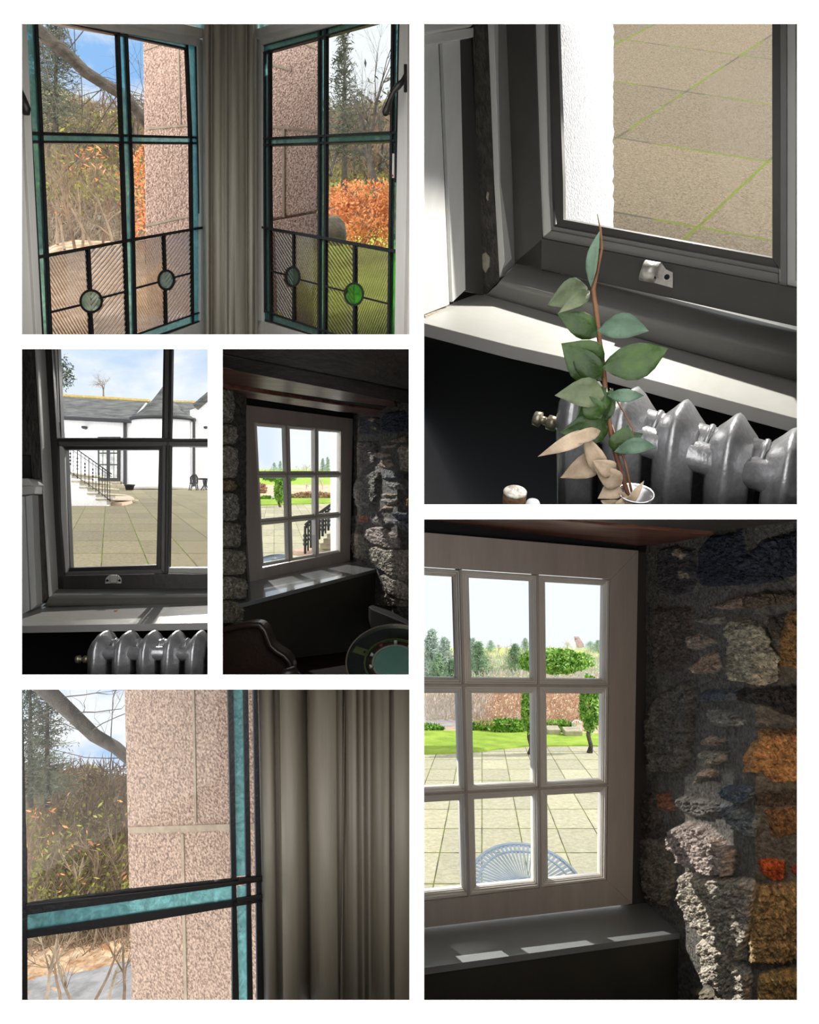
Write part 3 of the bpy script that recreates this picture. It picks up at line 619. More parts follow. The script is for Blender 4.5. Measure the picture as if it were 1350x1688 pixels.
br = [(40, 1105, 3.6), (85, 1145, 3.6), (120, 1178, 3.65), (155, 1212, 3.7), (190, 1232, 3.8), (225, 1262, 3.9)]
branchy('overhanging_tree', [P(*b) for b in br], [.045, .042, .038, .036, .034, .033], bark, 'bare bough crossing the sky in the close view', 12, .55, seed=8)
R.seed(11)
conifer('pine_tree', P(78, 1330, 7.0), 1.55, .42, needle2, barkd, 'dark pine under the bough in the close view', dens=1.4, leaf=.018)
conifer('pine_tree', P(50, 1330, 7.4), 1.65, .36, needle, barkd, 'dark pine at the left edge of the close view', dens=1.2, leaf=.018)
for i in range(7):
    R.seed(140+i); bare_tree('bare_shrub', P(48+i*26, 1660+jit(10), 3.7+jit(.3)), .75, .010, twig if i % 2 else twigd, 'leafless shrub in front of the drive in the close view', 'shrubs of the close view', 4, (jit(.4), 0, 1), .55, 3, 'shrub')
for i in range(7):
    R.seed(160+i); bare_tree('bare_tree', P(50+i*25, 1500+jit(30), 6.2+jit(.6)), .9, .014, twig if i % 2 else twigd, 'leafless tree on the bank in the close view', 'bank trees of the close view', 4, (jit(.3), 0, 1), .65, 4, 'tree', olive if i % 3 else orange, 24, .03)
keep_within(SEEN, 29, 1128, 683, 1660); SEEN = names()
# ================================================================== B: grey window seen from above, radiator and plant
rB = V((.849, -.41, -.333)).normalized(); uB0 = uB = V((-.12, -.45, .88)).normalized()
WB = Pl(P(1000, 450, 2.8), rB.cross(uB)); nB = WB.n
grey = pm('grey_eggshell_paint', (.21, .207, .192), (.26, .256, .24), 2, .42, .10, 30, detail=5)
greyl = pm('pale_grey_paint', (.68, .675, .64), (.75, .745, .71), 2, .45, .06, 30)  # pale rails, and sunlit edges of the darker joinery with the sun in their colour
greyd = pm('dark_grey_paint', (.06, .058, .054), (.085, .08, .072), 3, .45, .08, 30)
blackw = pm('black_skirting', (.010, .010, .012), rough=.8)
chip = pm('bare_plaster_chip', (.42, .36, .27), (.55, .48, .38), 30, .9, .5, 60)
fl = lambda x: x
# window joinery: heights are measured toward the viewer from the glass
w4 = thing('window_4', 'dark grey window seen from above beside the radiator', None, WB.at(893, 470), kind='structure')
build('clear_pane', M().quad(WB, [(915, 20), (1275, 20), (1275, 430), (926, 368)], .001, -.001), clear, w4)
build('clear_pane', M().quad(WB, [(1312, 20), (1334, 20), (1334, 480), (1312, 466)], .001, -.001), clear, w4)
def quadB(name, px, a, b, mat, bev=.003): return build(name, M().quad(WB, px, a, b), mat, w4, bevel=bev)
# left stile, stepped mouldings
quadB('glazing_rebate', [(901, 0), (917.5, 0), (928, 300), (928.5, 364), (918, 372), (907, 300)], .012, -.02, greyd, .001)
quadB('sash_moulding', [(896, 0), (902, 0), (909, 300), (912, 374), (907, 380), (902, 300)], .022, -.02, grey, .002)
quadB('sash_moulding', [(879, 0), (896.5, 0), (903.5, 300), (908, 380), (893.5, 393), (890, 300)], .030, -.02, greyl, .0035)  # sun on this moulding is put in as paler paint
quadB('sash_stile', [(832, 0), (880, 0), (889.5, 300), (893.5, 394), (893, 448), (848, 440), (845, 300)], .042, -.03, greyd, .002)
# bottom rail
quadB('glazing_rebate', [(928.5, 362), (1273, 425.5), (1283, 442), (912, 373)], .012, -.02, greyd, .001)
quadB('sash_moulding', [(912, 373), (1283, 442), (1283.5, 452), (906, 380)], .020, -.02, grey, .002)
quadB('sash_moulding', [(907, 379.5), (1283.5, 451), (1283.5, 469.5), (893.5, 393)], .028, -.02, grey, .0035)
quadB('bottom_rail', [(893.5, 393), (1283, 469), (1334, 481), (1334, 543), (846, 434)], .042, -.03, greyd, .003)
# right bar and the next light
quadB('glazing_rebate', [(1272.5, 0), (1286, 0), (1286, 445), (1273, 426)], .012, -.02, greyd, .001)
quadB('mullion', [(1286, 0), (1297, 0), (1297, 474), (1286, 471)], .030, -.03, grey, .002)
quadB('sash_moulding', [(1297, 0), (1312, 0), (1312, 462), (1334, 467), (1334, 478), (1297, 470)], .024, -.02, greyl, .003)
# jamb: round bead and chipped outer lining
fr = struct('trim_3', M().quad(WB, [(802, 0), (813, 0), (823, 300), (832, 431), (823, 459), (814, 300)], .135, -.02), greyl, 'sunlit edge of the window jamb above the sill', bevel=.003)
# the jamb return between bead and sash
m = M(); A0, A1 = WB.at(812, 0, .13), WB.at(829, 452, .13); B0, B1 = WB.at(836, 0, .03), WB.at(851, 436, .03)
m.prism([A0, A1, B1, B0], -nB*.02)
struct('trim_4', m, pm('mid_grey_paint', (.24, .237, .22), (.29, .285, .265), 2, .4, .08, 30))
jam = struct('trim_5', M().quad(WB, [(776, 0), (803, 0), (814, 300), (824, 462), (797, 490), (787, 300)], .128, -.02), pm('stained_brown_lining', (.035, .030, .025), (.10, .09, .075), 14, .6, .5, 40, stretch=(3, 3, 1)), 'dark chipped window lining left of the sash', bevel=.003)
build('plaster_chip', M().quad(WB, [(794, 420), (800, 416), (807, 424), (806, 440), (800, 450), (793, 438)], .132, .127), chip, jam)
for k, q in enumerate([[(803, 316), (806, 318), (804, 331), (801, 326)]]): build('plaster_chip', M().quad(WB, q, .131, .127), chip, jam)
# sub sill moulding (rounded) and the sill board
_a, _b = WB.at(797, 486, .14), WB.at(1334, 640, .14)
SB = pl3(_a, _b, P(844, 570, _a.y-.46)); uB = SB.n      # top of the sill
tr = M(); 
prof = [((851, 435), (1334, 556), .04), ((846, 440), (1334, 562), .07), ((835, 452), (1334, 578), .12), ((826, 461), (1334, 588), .15), ((822, 466), (1334, 594), .158), ((819, 470), (1334, 599), .155)]
def proj(pl_h, x, y): return WB.at(x, y, pl_h)
L0 = [WB.at(*a, h) for a, b, h in prof]; L1 = [WB.at(*b, h) for a, b, h in prof]
extra = [((812, 476), (1334, 604), .15), ((806, 482), (1334, 615), .143), ((797, 488), (1334, 634), .135)]
L0 += [WB.at(*a, h) for a, b, h in extra]; L1 += [WB.at(*b, h) for a, b, h in extra]
n = len(L0); bk = -nB*.12
tr.add(L0+L1+[p+bk for p in L0]+[p+bk for p in L1], [(i, i+1, n+i+1, n+i) for i in range(n-1)]+[(2*n+i, 3*n+i, 3*n+i+1, 2*n+i+1) for i in range(n-1)]+[(0, n, 3*n, 2*n), (n-1, 3*n-1, 4*n-1, 2*n-1)])
struct('trim_6', tr, grey, 'rounded sub-sill moulding under the dark sash', smooth=True)
sillpts = [(797, 486), (699-30, 522), (699-30, 524), (1334, 712), (1334, 632), (912, 517)]
sill = M().prism([SB.at(*p) for p in [(792, 482), (690, 519), (699, 533), (844, 570), (926, 588), (1035.5, 616), (1314, 690), (1334, 695), (1334, 620), (912, 500)]], -uB*.052)
struct('window_sill', sill, pm('sill_grey_paint', (.42, .415, .385), (.47, .465, .44), 3, .38, .12, 22), 'pale grey window sill above the silver radiator', bevel=.003).name = 'trim_7'
# panelled reveal on the left, running from the jamb towards the viewer
q0 = SB.at(795, 487); q1 = SB.at(699, 519)
LP = pl3(q0, q1, q0+uB0)
def quadL(px, a, b): return M().quad(LP, px, a, b)
pan = struct('wall_left', quadL([(690, 73), (723, 70), (741, 502), (690, 522)], .012, -.01), pm('panel_grey_paint', (.74, .74, .72), (.80, .80, .78), 2, .5, .06, 30, stretch=(8, 8, 1)), 'pale grey boarded panelling left of the window', bevel=.002)
build('board', quadL([(729.5, 68), (758.5, 60), (767.5, 478), (746, 498)], .012, -.01), MATS['panel_grey_paint'], pan, bevel=.002)
build('board_edge', quadL([(758.5, 60), (779, 56), (798, 486), (767.5, 480)], .006, -.01), greyd, pan, bevel=.002)  # shadow zone beside the boards, put in as dark paint
build('groove', quadL([(722, 66), (731, 66), (747, 500), (740, 503)], -.004, -.012), blackw, pan)
build('dado_rail', quadL([(690, 58), (699, 57), (781, 45), (781, 61), (699, 75), (690, 77)], .035, -.01), greyl, pan, bevel=.003)
build('dado_rail', quadL([(690, 38), (699, 36), (762, 20), (781, 20), (781, 43), (699, 57), (690, 58)], .055, -.01), greyl, pan, bevel=.010)
struct('wall_left', quadL([(690, -10), (798, -40), (798, 20), (690, 40)], -.005, -.04), greyd)
struct('baseboard_left', M().prism([SB.at(*p)+uB*.0 for p in [(699, 519), (746, 497), (749, 500), (701, 524)]], uB*.004), chip)
# wall under the sill, dark
SD = Pl(SB.at(1000, 560)-uB*.0, nB)
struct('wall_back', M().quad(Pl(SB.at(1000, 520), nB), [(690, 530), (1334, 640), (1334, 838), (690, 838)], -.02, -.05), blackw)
struct('wall_back', M().quad(WB, [(690, 25), (838, 25), (850, 500), (690, 500)], -.03, -.07), greyd)
# sash catch
ct = thing('window_catch', 'small curled metal catch screwed to the bottom rail of the dark window', 'window catch', WB.at(1085, 475, .045))
mt = pm('worn_aluminium', (.55, .52, .48), (.72, .69, .65), 20, .38, .15, 60, metal=.55)
build('plate', M().quad(WB, [(1066, 463), (1084, 431), (1089, 432), (1098, 444), (1109, 449), (1109, 475)], .048, .042), mt, ct, bevel=.001)
m = M(); cx, cy = 1072, 446
arc = []
for k in range(11):
    t = math.radians(100-k*26); arc.append((math.cos(t)*.034, math.sin(t)*.040))
P0 = WB.at(1078, 449, .072)
pts = []
for (a_, b_) in arc: pts.append((P0+nB*(a_)+uB*(b_)))
vs = []
for p in pts: vs += [p-rB*.046, p+rB*.012]
m.add(vs, [(2*i, 2*i+1, 2*i+3, 2*i+2) for i in range(10)])
cl_ = build('curl', m, mt, ct, smooth=True); so = cl_.modifiers.new('thick', 'SOLIDIFY'); so.thickness = .003
for x, y in ((1077, 459), (1099.5, 456.5)):
    build('screw', M().lathe(WB.at(x, y, .047), nB, [(.0105, 0), (.0105, .003), (.004, .004)], 14), blackw, ct)

# column radiator, built from rounded sections
silver = pm('silver_radiator_paint', (.46, .46, .48), (.66, .66, .68), 50, .30, .12, 70, metal=.6, lo=.3, hi=.7)
def radiator(name, o, L, n, u, s, idx, label, valve=True):
    """sections of width s set side by side along L; n is toward the room, u is up"""
    t = thing(name, label, 'radiator', V(o)-V(u)*s*4); o = V(o)
    path = [(-1.05, -3.8), (-1.08, -1.2), (-1.02, -.55), (-.80, -.20), (-.45, -.03), (0, 0), (.40, -.05), (.72, -.24), (.94, -.62), (1.02, -1.15), (1.04, -3.8)]
    ring = []; 
    for k in range(16):
        a = k*2*math.pi/16; c, si = math.cos(a), math.sin(a)
        ring.append((math.copysign(abs(c)**1.7, c)*.40, math.copysign(abs(si)**1.7, si)*.38))
    for i in idx:
        c0 = o+L*(s*i); vs = []
        for j, (pn, pu) in enumerate(path):
            a = path[max(j-1, 0)]; b = path[min(j+1, len(path)-1)]
            tn, tu = b[0]-a[0], b[1]-a[1]; dd = math.hypot(tn, tu); tn /= dd; tu /= dd
            N_ = (n*(-tu)+u*tn)                    # outward
            wd = 1.0
            for (w, h) in ring:
                r_ = .05 if h > .28 else 0
                vs.append(c0+(n*pn+u*pu)*s+L*(w*s*wd)+N_*((h-.38+r_)*s))
        R_ = len(ring)
        fs = [(j*R_+k, j*R_+(k+1) % R_, (j+1)*R_+(k+1) % R_, (j+1)*R_+k) for j in range(len(path)-1) for k in range(R_)]
        m = M().add(vs, fs)
        m.prism([c0+(n*a_+u*b_)*s-L*.16*s for a_, b_ in ((-.9, -3.8), (-.9, -.7), (-.4, -.4), (.4, -.4), (.8, -.8), (.8, -3.8))], L*.32*s)
        ob = build('section', m, silver, t, smooth=True)
    m = M(); i0, i1 = idx[0], idx[-1]
    m.tube([o+L*(s*(i0-.35))+(n*0+u*-.62)*s, o+L*(s*(i1+.4))+(n*0+u*-.62)*s], .33*s, 20)
    m.tube([o+L*(s*(i0-.35))+(n*.45+u*-.80)*s, o+L*(s*(i1+.4))+(n*.45+u*-.80)*s], .30*s, 20)
    for i in list(idx)[:-1]: m.lathe(o+L*(s*(i+.5))+(u*-.62)*s-L*s*.05, L, [(.36*s, 0), (.38*s, .05*s), (.36*s, .1*s)], 24)
    build('hub', m, silver, t, smooth=True)
    if valve:
        c = o+L*(s*(i0-.55))+u*(-1.1*s)+n*.2*s
        v = build('bleed_valve', M().lathe(c, -L, [(.10*s, -.3*s), (.10*s, 0), (.16*s, .02*s), (.16*s, .2*s), (.09*s, .22*s), (.09*s, .36*s), (.17*s, .38*s), (.15*s, .52*s), (.05*s, .54*s)], 12), pm('old_brass', (.35, .30, .2), (.6, .55, .42), 30, .35, metal=.7), t, smooth=True)
    return t
LB = V(rB); nBr = (nB+uB0*.1).normalized()
radiator('radiator', P(1125.6, 668, 2.15), LB, nBr, uB0, .166, range(-2, 3), 'silver cast-iron column radiator behind the leafy plant')
# the plant in its jar
def leaf(m, b, t, w, Y0, Y1, curl=.25, side=0.0):
    """a pointed leaf from its foot b to its tip t, picture points at depths Y0, Y1"""
    B, T = P(*b, Y0), P(*t, Y1); d = T-B; ln = d.length; view = (-B).normalized()
    s_ = d.cross(view).normalized(); w = w/FO*Y0/2; up = s_.cross(d).normalized()
    if up.dot(view) < 0: up = -up
    sh = [0, .55, .9, 1, .93, .70, .36, .0]; n = len(sh); vs = []
    for i, q in enumerate(sh):
        f = i/(n-1); c = B+d*f+up*(math.sin(f*3.14)*ln*curl)+s_*(side*ln*math.sin(f*3.14))
        for e in (-1, -.5, 0, .5, 1): vs.append(c+s_*(w*q*e)+up*(w*q*.35*abs(e)))
    m.add(vs, [(i*5+k, i*5+k+1, (i+1)*5+k+1, (i+1)*5+k) for i in range(n-1) for k in range(4)])
lg = pm('deep_green_leaf', (.008, .026, .003), (.035, .08, .008), 12, .45, .2, 40); lg2 = pm('blue_green_leaf', (.045, .09, .055), (.10, .17, .11), 12, .5, .2, 40)
lg3 = pm('dull_olive_leaf', (.05, .07, .03), (.13, .16, .08), 10, .55, .2, 40); ltan = pm('dry_tan_leaf', (.25, .18, .115), (.47, .37, .26), 9, .7, .3, 40)
for mm in (lg, lg2, lg3, ltan):
    b_ = mm.node_tree.nodes['Principled BSDF']; b_.inputs['Transmission Weight'].default_value = 0.0; b_.inputs['Subsurface Weight'].default_value = .0
stem = pm('reddish_stem', (.10, .03, .015), (.22, .10, .04), 10, .6)
pl_t = thing('potted_plant', 'leafy sprig with green and dry tan leaves in a silver-rimmed jar', 'plant', P(1048, 838, 1.62))
YP = 1.62
build('stem', M().tube([P(x, y, Y) for x, y, Y in [(985, 353, 1.70), (990, 380, 1.69), (992, 410, 1.68), (984, 450, 1.67), (978, 478, 1.66), (982, 510, 1.66), (988, 560, 1.65), (995, 610, 1.64), (1000, 670, 1.63), (1010, 730, 1.63), (1024, 780, 1.62), (1040, 830, 1.62)]], [.0012, .003, .0035, .004, .006, .006, .006, .006, .006, .006, .006, .005], 8)
      .tube([P(1008, 700, 1.63), P(1030, 760, 1.6), P(1042, 815, 1.6)], .003, 6).tube([P(1005, 640, 1.63), P(1043, 705, 1.6), P(1045, 740, 1.6)], .002, 6), stem, pl_t, smooth=True)
lv = [((968, 474), (902, 503), 50, lg3, .10, 0), ((972, 480), (919, 517), 24, lg3, .2, 0), ((974, 474), (989, 380), 19, lg2, .12, -.06), ((984, 556), (918, 516), 40, lg, .1, .05), ((984, 545), (1070, 546), 40, lg2, .2, -.1),
      ((990, 606), (1101, 574), 58, lg, .12, .06), ((996, 600), (925, 566), 68, lg, .1, -.1), ((992, 628), (938, 566), 40, lg, .2, 0), ((996, 652), (914, 652), 48, lg3, .15, .06), ((1000, 652), (1062, 652), 22, lg2, .3, 0), ((1000, 640), (950, 690), 46, lg, .1, 0),
      ((1006, 700), (922, 713), 52, lg, .15, 0), ((990, 690), (960, 650), 36, lg, .15, 0), ((1012, 745), (1083, 738), 26, lg2, .3, -.1), ((1022, 752), (1034, 700), 46, lg, .12, 0), ((1010, 735), (1060, 715), 30, lg, .1, 0),
      ((975, 712), (886, 753), 26, ltan, .2, 0), ((990, 710), (910, 735), 22, ltan, .3, 0), ((1000, 790), (960, 712), 30, ltan, .2, 0), ((990, 758), (923, 788), 40, ltan, .2, 0), ((1012, 778), (975, 758), 30, ltan, .3, 0), ((1024, 800), (978, 768), 34, ltan, .2, 0),
      ((1022, 800), (985, 822), 34, ltan, .2, 0), ((1035, 835), (1000, 800), 24, ltan, .2, 0), ((1030, 840), (1062, 792), 14, ltan, .3, 0), ((1010, 850), (1050, 815), 26, ltan, .2, 0), ((1020, 840), (990, 825), 26, ltan, .2, 0), ((985, 700), (1010, 640), 34, lg, .1, 0)]
for i, (b, t, w, mt_, cu, sd) in enumerate(lv):
    R.seed(i); m = M(); dz = 1.60+.05*(i % 4)/4 if i else 1.66
    leaf(m, b, t, w, dz, dz-.02, cu, sd); ob = build('leaf', m, mt_, pl_t, smooth=True); so = ob.modifiers.new('thick', 'SOLIDIFY'); so.thickness = .0006
steel = pm('silver_rim', (.6, .6, .62), rough=.25, metal=.8)
axj = V((0, -.55, .83)).normalized()
j = build('jar', M().lathe(P(1048, 813, 1.60)-axj*.15, axj, [(.03, 0), (.036, .02), (.038, .12), (.040, .15), (.043, .152), (.043, .146), (.036, .146), (.034, .03), (.0, .03)], 32), steel, pl_t, smooth=True)
brownc = pm('brown_bark_side', (.10, .05, .02), (.25, .14, .07), 20, .7, .4, 40)
cd = thing('cork_stopper', 'wooden-sided round stopper with a pale top left of the plant', 'stopper', P(849, 860, 1.6))
build('body', M().lathe(P(849, 811, 1.60)-axj*.09, axj, [(.026, 0), (.028, .04), (.028, .086), (.026, .09)], 28), brownc, cd, smooth=True, bevel=0)
build('top', M().lathe(P(849, 811, 1.60), axj, [(.028, -.003), (.0285, .001), (.026, .004), (.006, .0025)], 28), pm('pale_cork_end', (.30, .25, .2), (.7, .66, .6), 60, .5, .3, 80), cd, smooth=True)
build('glass_ball', M().lathe(P(878, 833, 1.60), axj, [(.004, -.02), (.014, -.014), (.020, 0), (.014, .012), (.002, .017)], 20), pm('white_glaze', (.75, .77, .78), rough=.2), None, smooth=True)
tag(bpy.data.objects['glass_ball'], 'small white rounded knob beside the wooden-sided stopper', 'knob')

# outdoors of B: paving and a white rendered wall
pavB = slabs('stone_paving_above', (.09, .072, .046), (.27, .22, .15), (.13, .17, .01), .011, .02, .5, 60)
GB = Ground([(1018, 228), (1222, 92), (1151.6, 376), (1267, 268)], [(0, 2), (0, 0), (1, 3), (1, 2)], (1150, 250), 5.0)
GB.sheet('ground', [(800, 30), (1334, 30), (1334, 480), (800, 420)], pavB, label='sunlit stone paving seen through the dark window')
rend = pm('white_roughcast', (.80, .80, .83), (.95, .95, .97), 60, .9, .9, 70, lo=.3, hi=.6)
cw = M(); n_ = 46
edge = [(1011+3.0*mnoise.noise(V((k*.9, 0, 0)))+2*mnoise.noise(V((k*2.7, 5, 0))), 20+k*8.2) for k in range(n_)]
fpl = upright(905, 3.15, 1015, 3.75)
struct('wall_front', M().prism([fpl.at(*p) for p in [(880, 20)]+edge+[(880, 398)]], (-.25, .25, 0)), rend, 'white roughcast outside wall left of the paving')

keep_within(SEEN, 690, 28, 1327, 838); SEEN = names()
# ================================================================== C: the same window seen straight on, courtyard beyond
WC = upright(95, 2.28, 340, 2.36); nC = WC.n
greyc = pm('near_black_grey_paint', (.026, .024, .022), (.04, .037, .034), 3, .4, .08, 30)
w5 = thing('window_5', 'dark grey multi-pane window looking on a white courtyard house', None, WC.at(200, 960), kind='structure')
def qC(name, px, a, b, mat, bev=.0025): return build(name, M().quad(WC, px, a, b), mat, w5, bevel=bev)
for q in ([(94, 560), (270, 560), (270, 723), (99, 723)], [(283, 560), (349, 566), (349, 723), (281, 723)], [(106, 739), (262, 739), (258, 934), (113, 938)], [(279, 735), (349, 735), (349, 938), (276, 938)]):
    build('clear_pane', M().quad(WC, q, .001, -.001), clear, w5)
midg = pm('shaded_mid_grey', (.12, .115, .105), (.16, .155, .14), 2, .35, .08, 30)
qC('sash_moulding', [(92, 560), (95, 560), (101.5, 721), (98, 724)], .012, -.02, midg, .001); qC('sash_moulding', [(84, 560), (92, 560), (98, 724), (93.5, 726)], .024, -.02, greyl)
qC('sash_moulding', [(269.5, 560), (273, 560), (270.5, 722), (266.5, 722)], .014, -.02, greyc, .001); qC('glazing_bar', [(273, 560), (279.5, 560), (277, 724), (270.5, 724)], .028, -.02, midg); qC('glazing_bar', [(279.5, 560), (283.5, 560), (281, 724), (277, 724)], .020, -.02, greyc, .001)
qC('meeting_rail', [(93, 723), (278, 723), (278, 727), (93, 727)], .05, -.02, greyc, .001); qC('meeting_rail', [(98, 721.5), (269, 721.5), (270, 723.5), (96, 723.5)], .030, -.02, greyl, .001)  # the thin pale strip is the rail's highlight, put in as paint
qC('meeting_rail', [(93, 727), (277, 727), (277, 735), (97, 735)], .040, -.02, midg, .004); qC('meeting_rail', [(97, 735), (270, 735), (262, 741), (106, 741)], .018, -.02, greyc, .001)
qC('meeting_rail', [(277, 723), (349, 723), (349, 727), (277, 727)], .05, -.02, greyc, .001); qC('meeting_rail', [(277, 727), (349, 727), (349, 735), (277, 735)], .040, -.02, midg, .004)
qC('sash_stile', [(70, 560), (84, 560), (94, 726), (97, 850), (105, 950), (105, 972), (84, 972), (78, 840), (73, 740)], .052, -.03, greyc, .002)
qC('sash_moulding', [(94, 730), (98, 730), (106, 741), (113, 936), (107, 950), (104, 940), (100, 850)], .030, -.02, greyl); qC('glazing_rebate', [(99, 738), (108, 740), (116, 936), (110, 940)], .018, -.02, greyc, .001)
qC('glazing_rebate', [(110, 936.5), (258, 931.5), (264, 938), (110, 943)], .016, -.02, greyc, .001); qC('sash_moulding', [(108, 943), (266, 938), (272, 946), (105.5, 950)], .030, -.02, midg, .003)
qC('glazing_rebate', [(262, 738), (267, 734), (264.5, 940), (257.5, 932)], .016, -.02, greyc, .001); qC('glazing_bar', [(267, 734), (274, 727), (272, 948), (264.5, 940)], .034, -.02, midg, .004); qC('glazing_bar', [(274, 725), (279.5, 725), (276.5, 948), (271.5, 948)], .04, -.02, greyc, .002)
qC('sash_moulding', [(276, 936), (349, 936), (349, 947), (273, 947)], .026, -.02, greyl, .003)
qC('bottom_rail', [(84, 949.5), (273, 945.5), (349, 947), (349, 971), (84, 971)], .052, -.03, greyc, .003)
# jamb, bead
struct('trim_8', M().quad(WC, [(56, 560), (59, 560), (69, 730), (75, 850), (82.5, 984), (80, 984), (72, 850), (66, 730)], .13, -.02), greyl, 'thin sunlit bead of the jamb in the courtyard window', bevel=.002)
m = M(); m.prism([WC.at(58, 560, .13), WC.at(82, 984, .13), WC.at(88, 972, .04), WC.at(72, 560, .04)], -nC*.02); struct('trim_9', m, greyc)
struct('trim_10', M().quad(WC, [(30, 560), (57, 560), (67, 740), (72, 850), (80, 984), (66, 998), (56, 850), (50, 750), (30, 750)], .12, -.02), MATS['stained_brown_lining'], 'dark brown lining left of the courtyard window', bevel=.002)
struct('wall_left', M().quad(WC, [(0, 560), (36, 560), (50, 760), (60, 998), (40, 1012), (0, 1012)], .10, .05), dark)
lp = WC
pc = struct('wall_left', M().quad(WC, [(20, 818), (39.5, 818), (48.5, 1006), (20, 1024)], .17, .10), MATS['panel_grey_paint'], 'pale boarded panelling left of the courtyard window', bevel=.001)
build('board', M().quad(WC, [(42, 818), (53, 816), (60, 998), (50.5, 1006)], .17, .10), MATS['panel_grey_paint'], pc, bevel=.001)
build('dado_rail', M().quad(WC, [(20, 800), (57, 800), (57, 814), (20, 817)], .20, .10), greyl, pc, bevel=.002); build('dado_rail', M().quad(WC, [(20, 789), (46, 788), (54, 797), (54, 801), (20, 801)], .22, .10), greyl, pc, bevel=.005)
# sub sill moulding
SCp = pl3(P(60, 1000, 2.20), P(342, 996, 2.24), P(342, 1027, 1.98))
m = M(); rows = [((84, 970.5), (349, 970.5), .05), ((83, 976), (349, 975), .09), ((82, 981), (349, 980), .115), ((81, 984.5), (349, 983), .12), ((79, 988), (349, 986), .112), ((77, 993), (349, 991), .105), ((70, 1000), (349, 998), .10)]
L0 = [WC.at(*a, h) for a, b, h in rows]; L1 = [WC.at(*b, h) for a, b, h in rows]; n = len(L0); bk = -nC*.08
m.add(L0+L1+[p+bk for p in L0]+[p+bk for p in L1], [(i, i+1, n+i+1, n+i) for i in range(n-1)]+[(2*n+i, 3*n+i, 3*n+i+1, 2*n+i+1) for i in range(n-1)]+[(0, n, 3*n, 2*n), (n-1, 3*n-1, 4*n-1, 2*n-1)])
struct('trim_11', m, grey, 'sub-sill moulding of the courtyard window', smooth=True)
struct('trim_12', M().prism([SCp.at(*p) for p in [(66, 995), (20, 1022), (20, 1032), (200, 1029), (349, 1026.5), (360, 990), (66, 990)]], -SCp.n*.022), MATS['sill_grey_paint'], 'grey sill of the courtyard window, front half in sun', bevel=.002)
struct('wall_back', M().quad(WC, [(0, 1020), (349, 1020), (349, 1118), (0, 1118)], .06, 0), blackw)
cc = thing('window_catch', 'small steel catch on the bottom rail of the courtyard window', 'window catch', WC.at(186, 963, .055))
build('plate', M().quad(WC, [(174, 953), (179, 949), (195, 949), (200, 953), (200, 962), (173, 962)], .058, .052), mt, cc, bevel=.001)
build('curl', M().quad(WC, [(180, 948), (193, 948), (193, 958), (191, 961.5), (182, 961.5), (180, 958)], .068, .056), mt, cc, bevel=.003)
for x, y in ((177, 957), (197, 957)): build('screw', M().lathe(WC.at(x, y, .058), nC, [(.004, 0), (.004, .002), (.001, .002)], 10), blackw, cc)
q = SCp.at(190.7, 1007.5); tag(build('dry_leaf', M().prism([q+V((-.005, -.004, .001)), q+V((.004, -.006, .001)), q+V((.006, .003, .003)), q+V((-.002, .007, .002))], (0, 0, .0015)), orange), 'tiny orange dry leaf on the sill of the courtyard window', 'leaf')
radiator('radiator', P(211, 1042, 1.92), V((1, 0, 0)), V((0, -1, 0)), V((0, 0, 1)), .0685, range(-1, 4), 'dark silver radiator below the sill of the courtyard window')

# courtyard: paving, steps, house, turret
def gpx(s, t, y0=767., x0=178.): w = t*.00115; return (x0+s*.476, y0)  # vanishing point of the joints
HC = []
def cpt(s, t):  # slab corner (s, t) in the picture
    dy = 1/(t*.00115); return (178+.476*(s-.13)*dy, 767+dy)
GC = Ground([cpt(0, 6), cpt(1, 6), cpt(0, 11), cpt(1, 11)], [(0, 6), (1, 6), (0, 11), (1, 11)], (200, 936), 5.4)
pavC = slabs('courtyard_paving', (.16, .14, .09), (.31, .275, .19), (.12, .15, .015), .018, .02, .3, 30)
GC.sheet('ground', [(60, 945), (349, 945), (349, 800), (60, 800)], pavC, label='mossy stone paving of the courtyard')
whiteh = pm('white_harled_wall', (.80, .80, .82), (.92, .92, .94), 30, .9, .5, 60)
slate = pm('grey_roof_slates', (.045, .05, .055), (.17, .175, .17), 1.6, .8, .6, 30, stretch=(1, 1, 8), c3=(.10, .105, .10)); lich = pm('lichened_ridge', (.30, .26, .08), (.55, .38, .14), 10, .9, .3, 30)
gut = pm('black_gutter', (.015, .016, .02), rough=.5)
g1 = GC.pt(120, 812); YH = GC.Y(180, 797)
house = thing('courtyard_house', 'long white house with slate roof and round turret across the courtyard', 'house', P(200, 806, YH))
build('wall', M().prism([P(60, 686, YH), P(235, 695, YH), P(235, 806, YH), P(60, 800, YH)], (0, 1.5, 0)), whiteh, house)
build('roof', M().prism([P(60, 690, YH-.3), P(216, 695.5, YH-.3), P(246, 664, YH+4), P(60, 653, YH+4)], (0, .2, .15)), slate, house)
build('roof', M().prism([P(280, 690, YH+.5), P(316, 690, YH+.5), P(332, 666, YH+4), P(280, 664, YH+4)], (0, .2, .15)), slate, house)
build('ridge', M().tube([P(60, 651.5, YH+4), P(246, 663, YH+4)], .16, 8).tube([P(280, 664.5, YH+4), P(334, 665.5, YH+4)], .16, 8), lich, house)
build('gutter', M().tube([P(60, 687, YH-.35), P(216, 694.5, YH-.35)], .09, 8), gut, house)
build('valley', M().tube([P(222, 688, YH-.5), P(241, 665, YH+3)], .05, 6), pm('grey_lead_valley', (.4, .4, .4)), house)
YT = GC.Y(268, 807); rT = 51/FO*YT; cT = P(268, 844, YT+rT*.6)
zb = P(268, 806, YT).z; zt = P(268, 684, YT).z
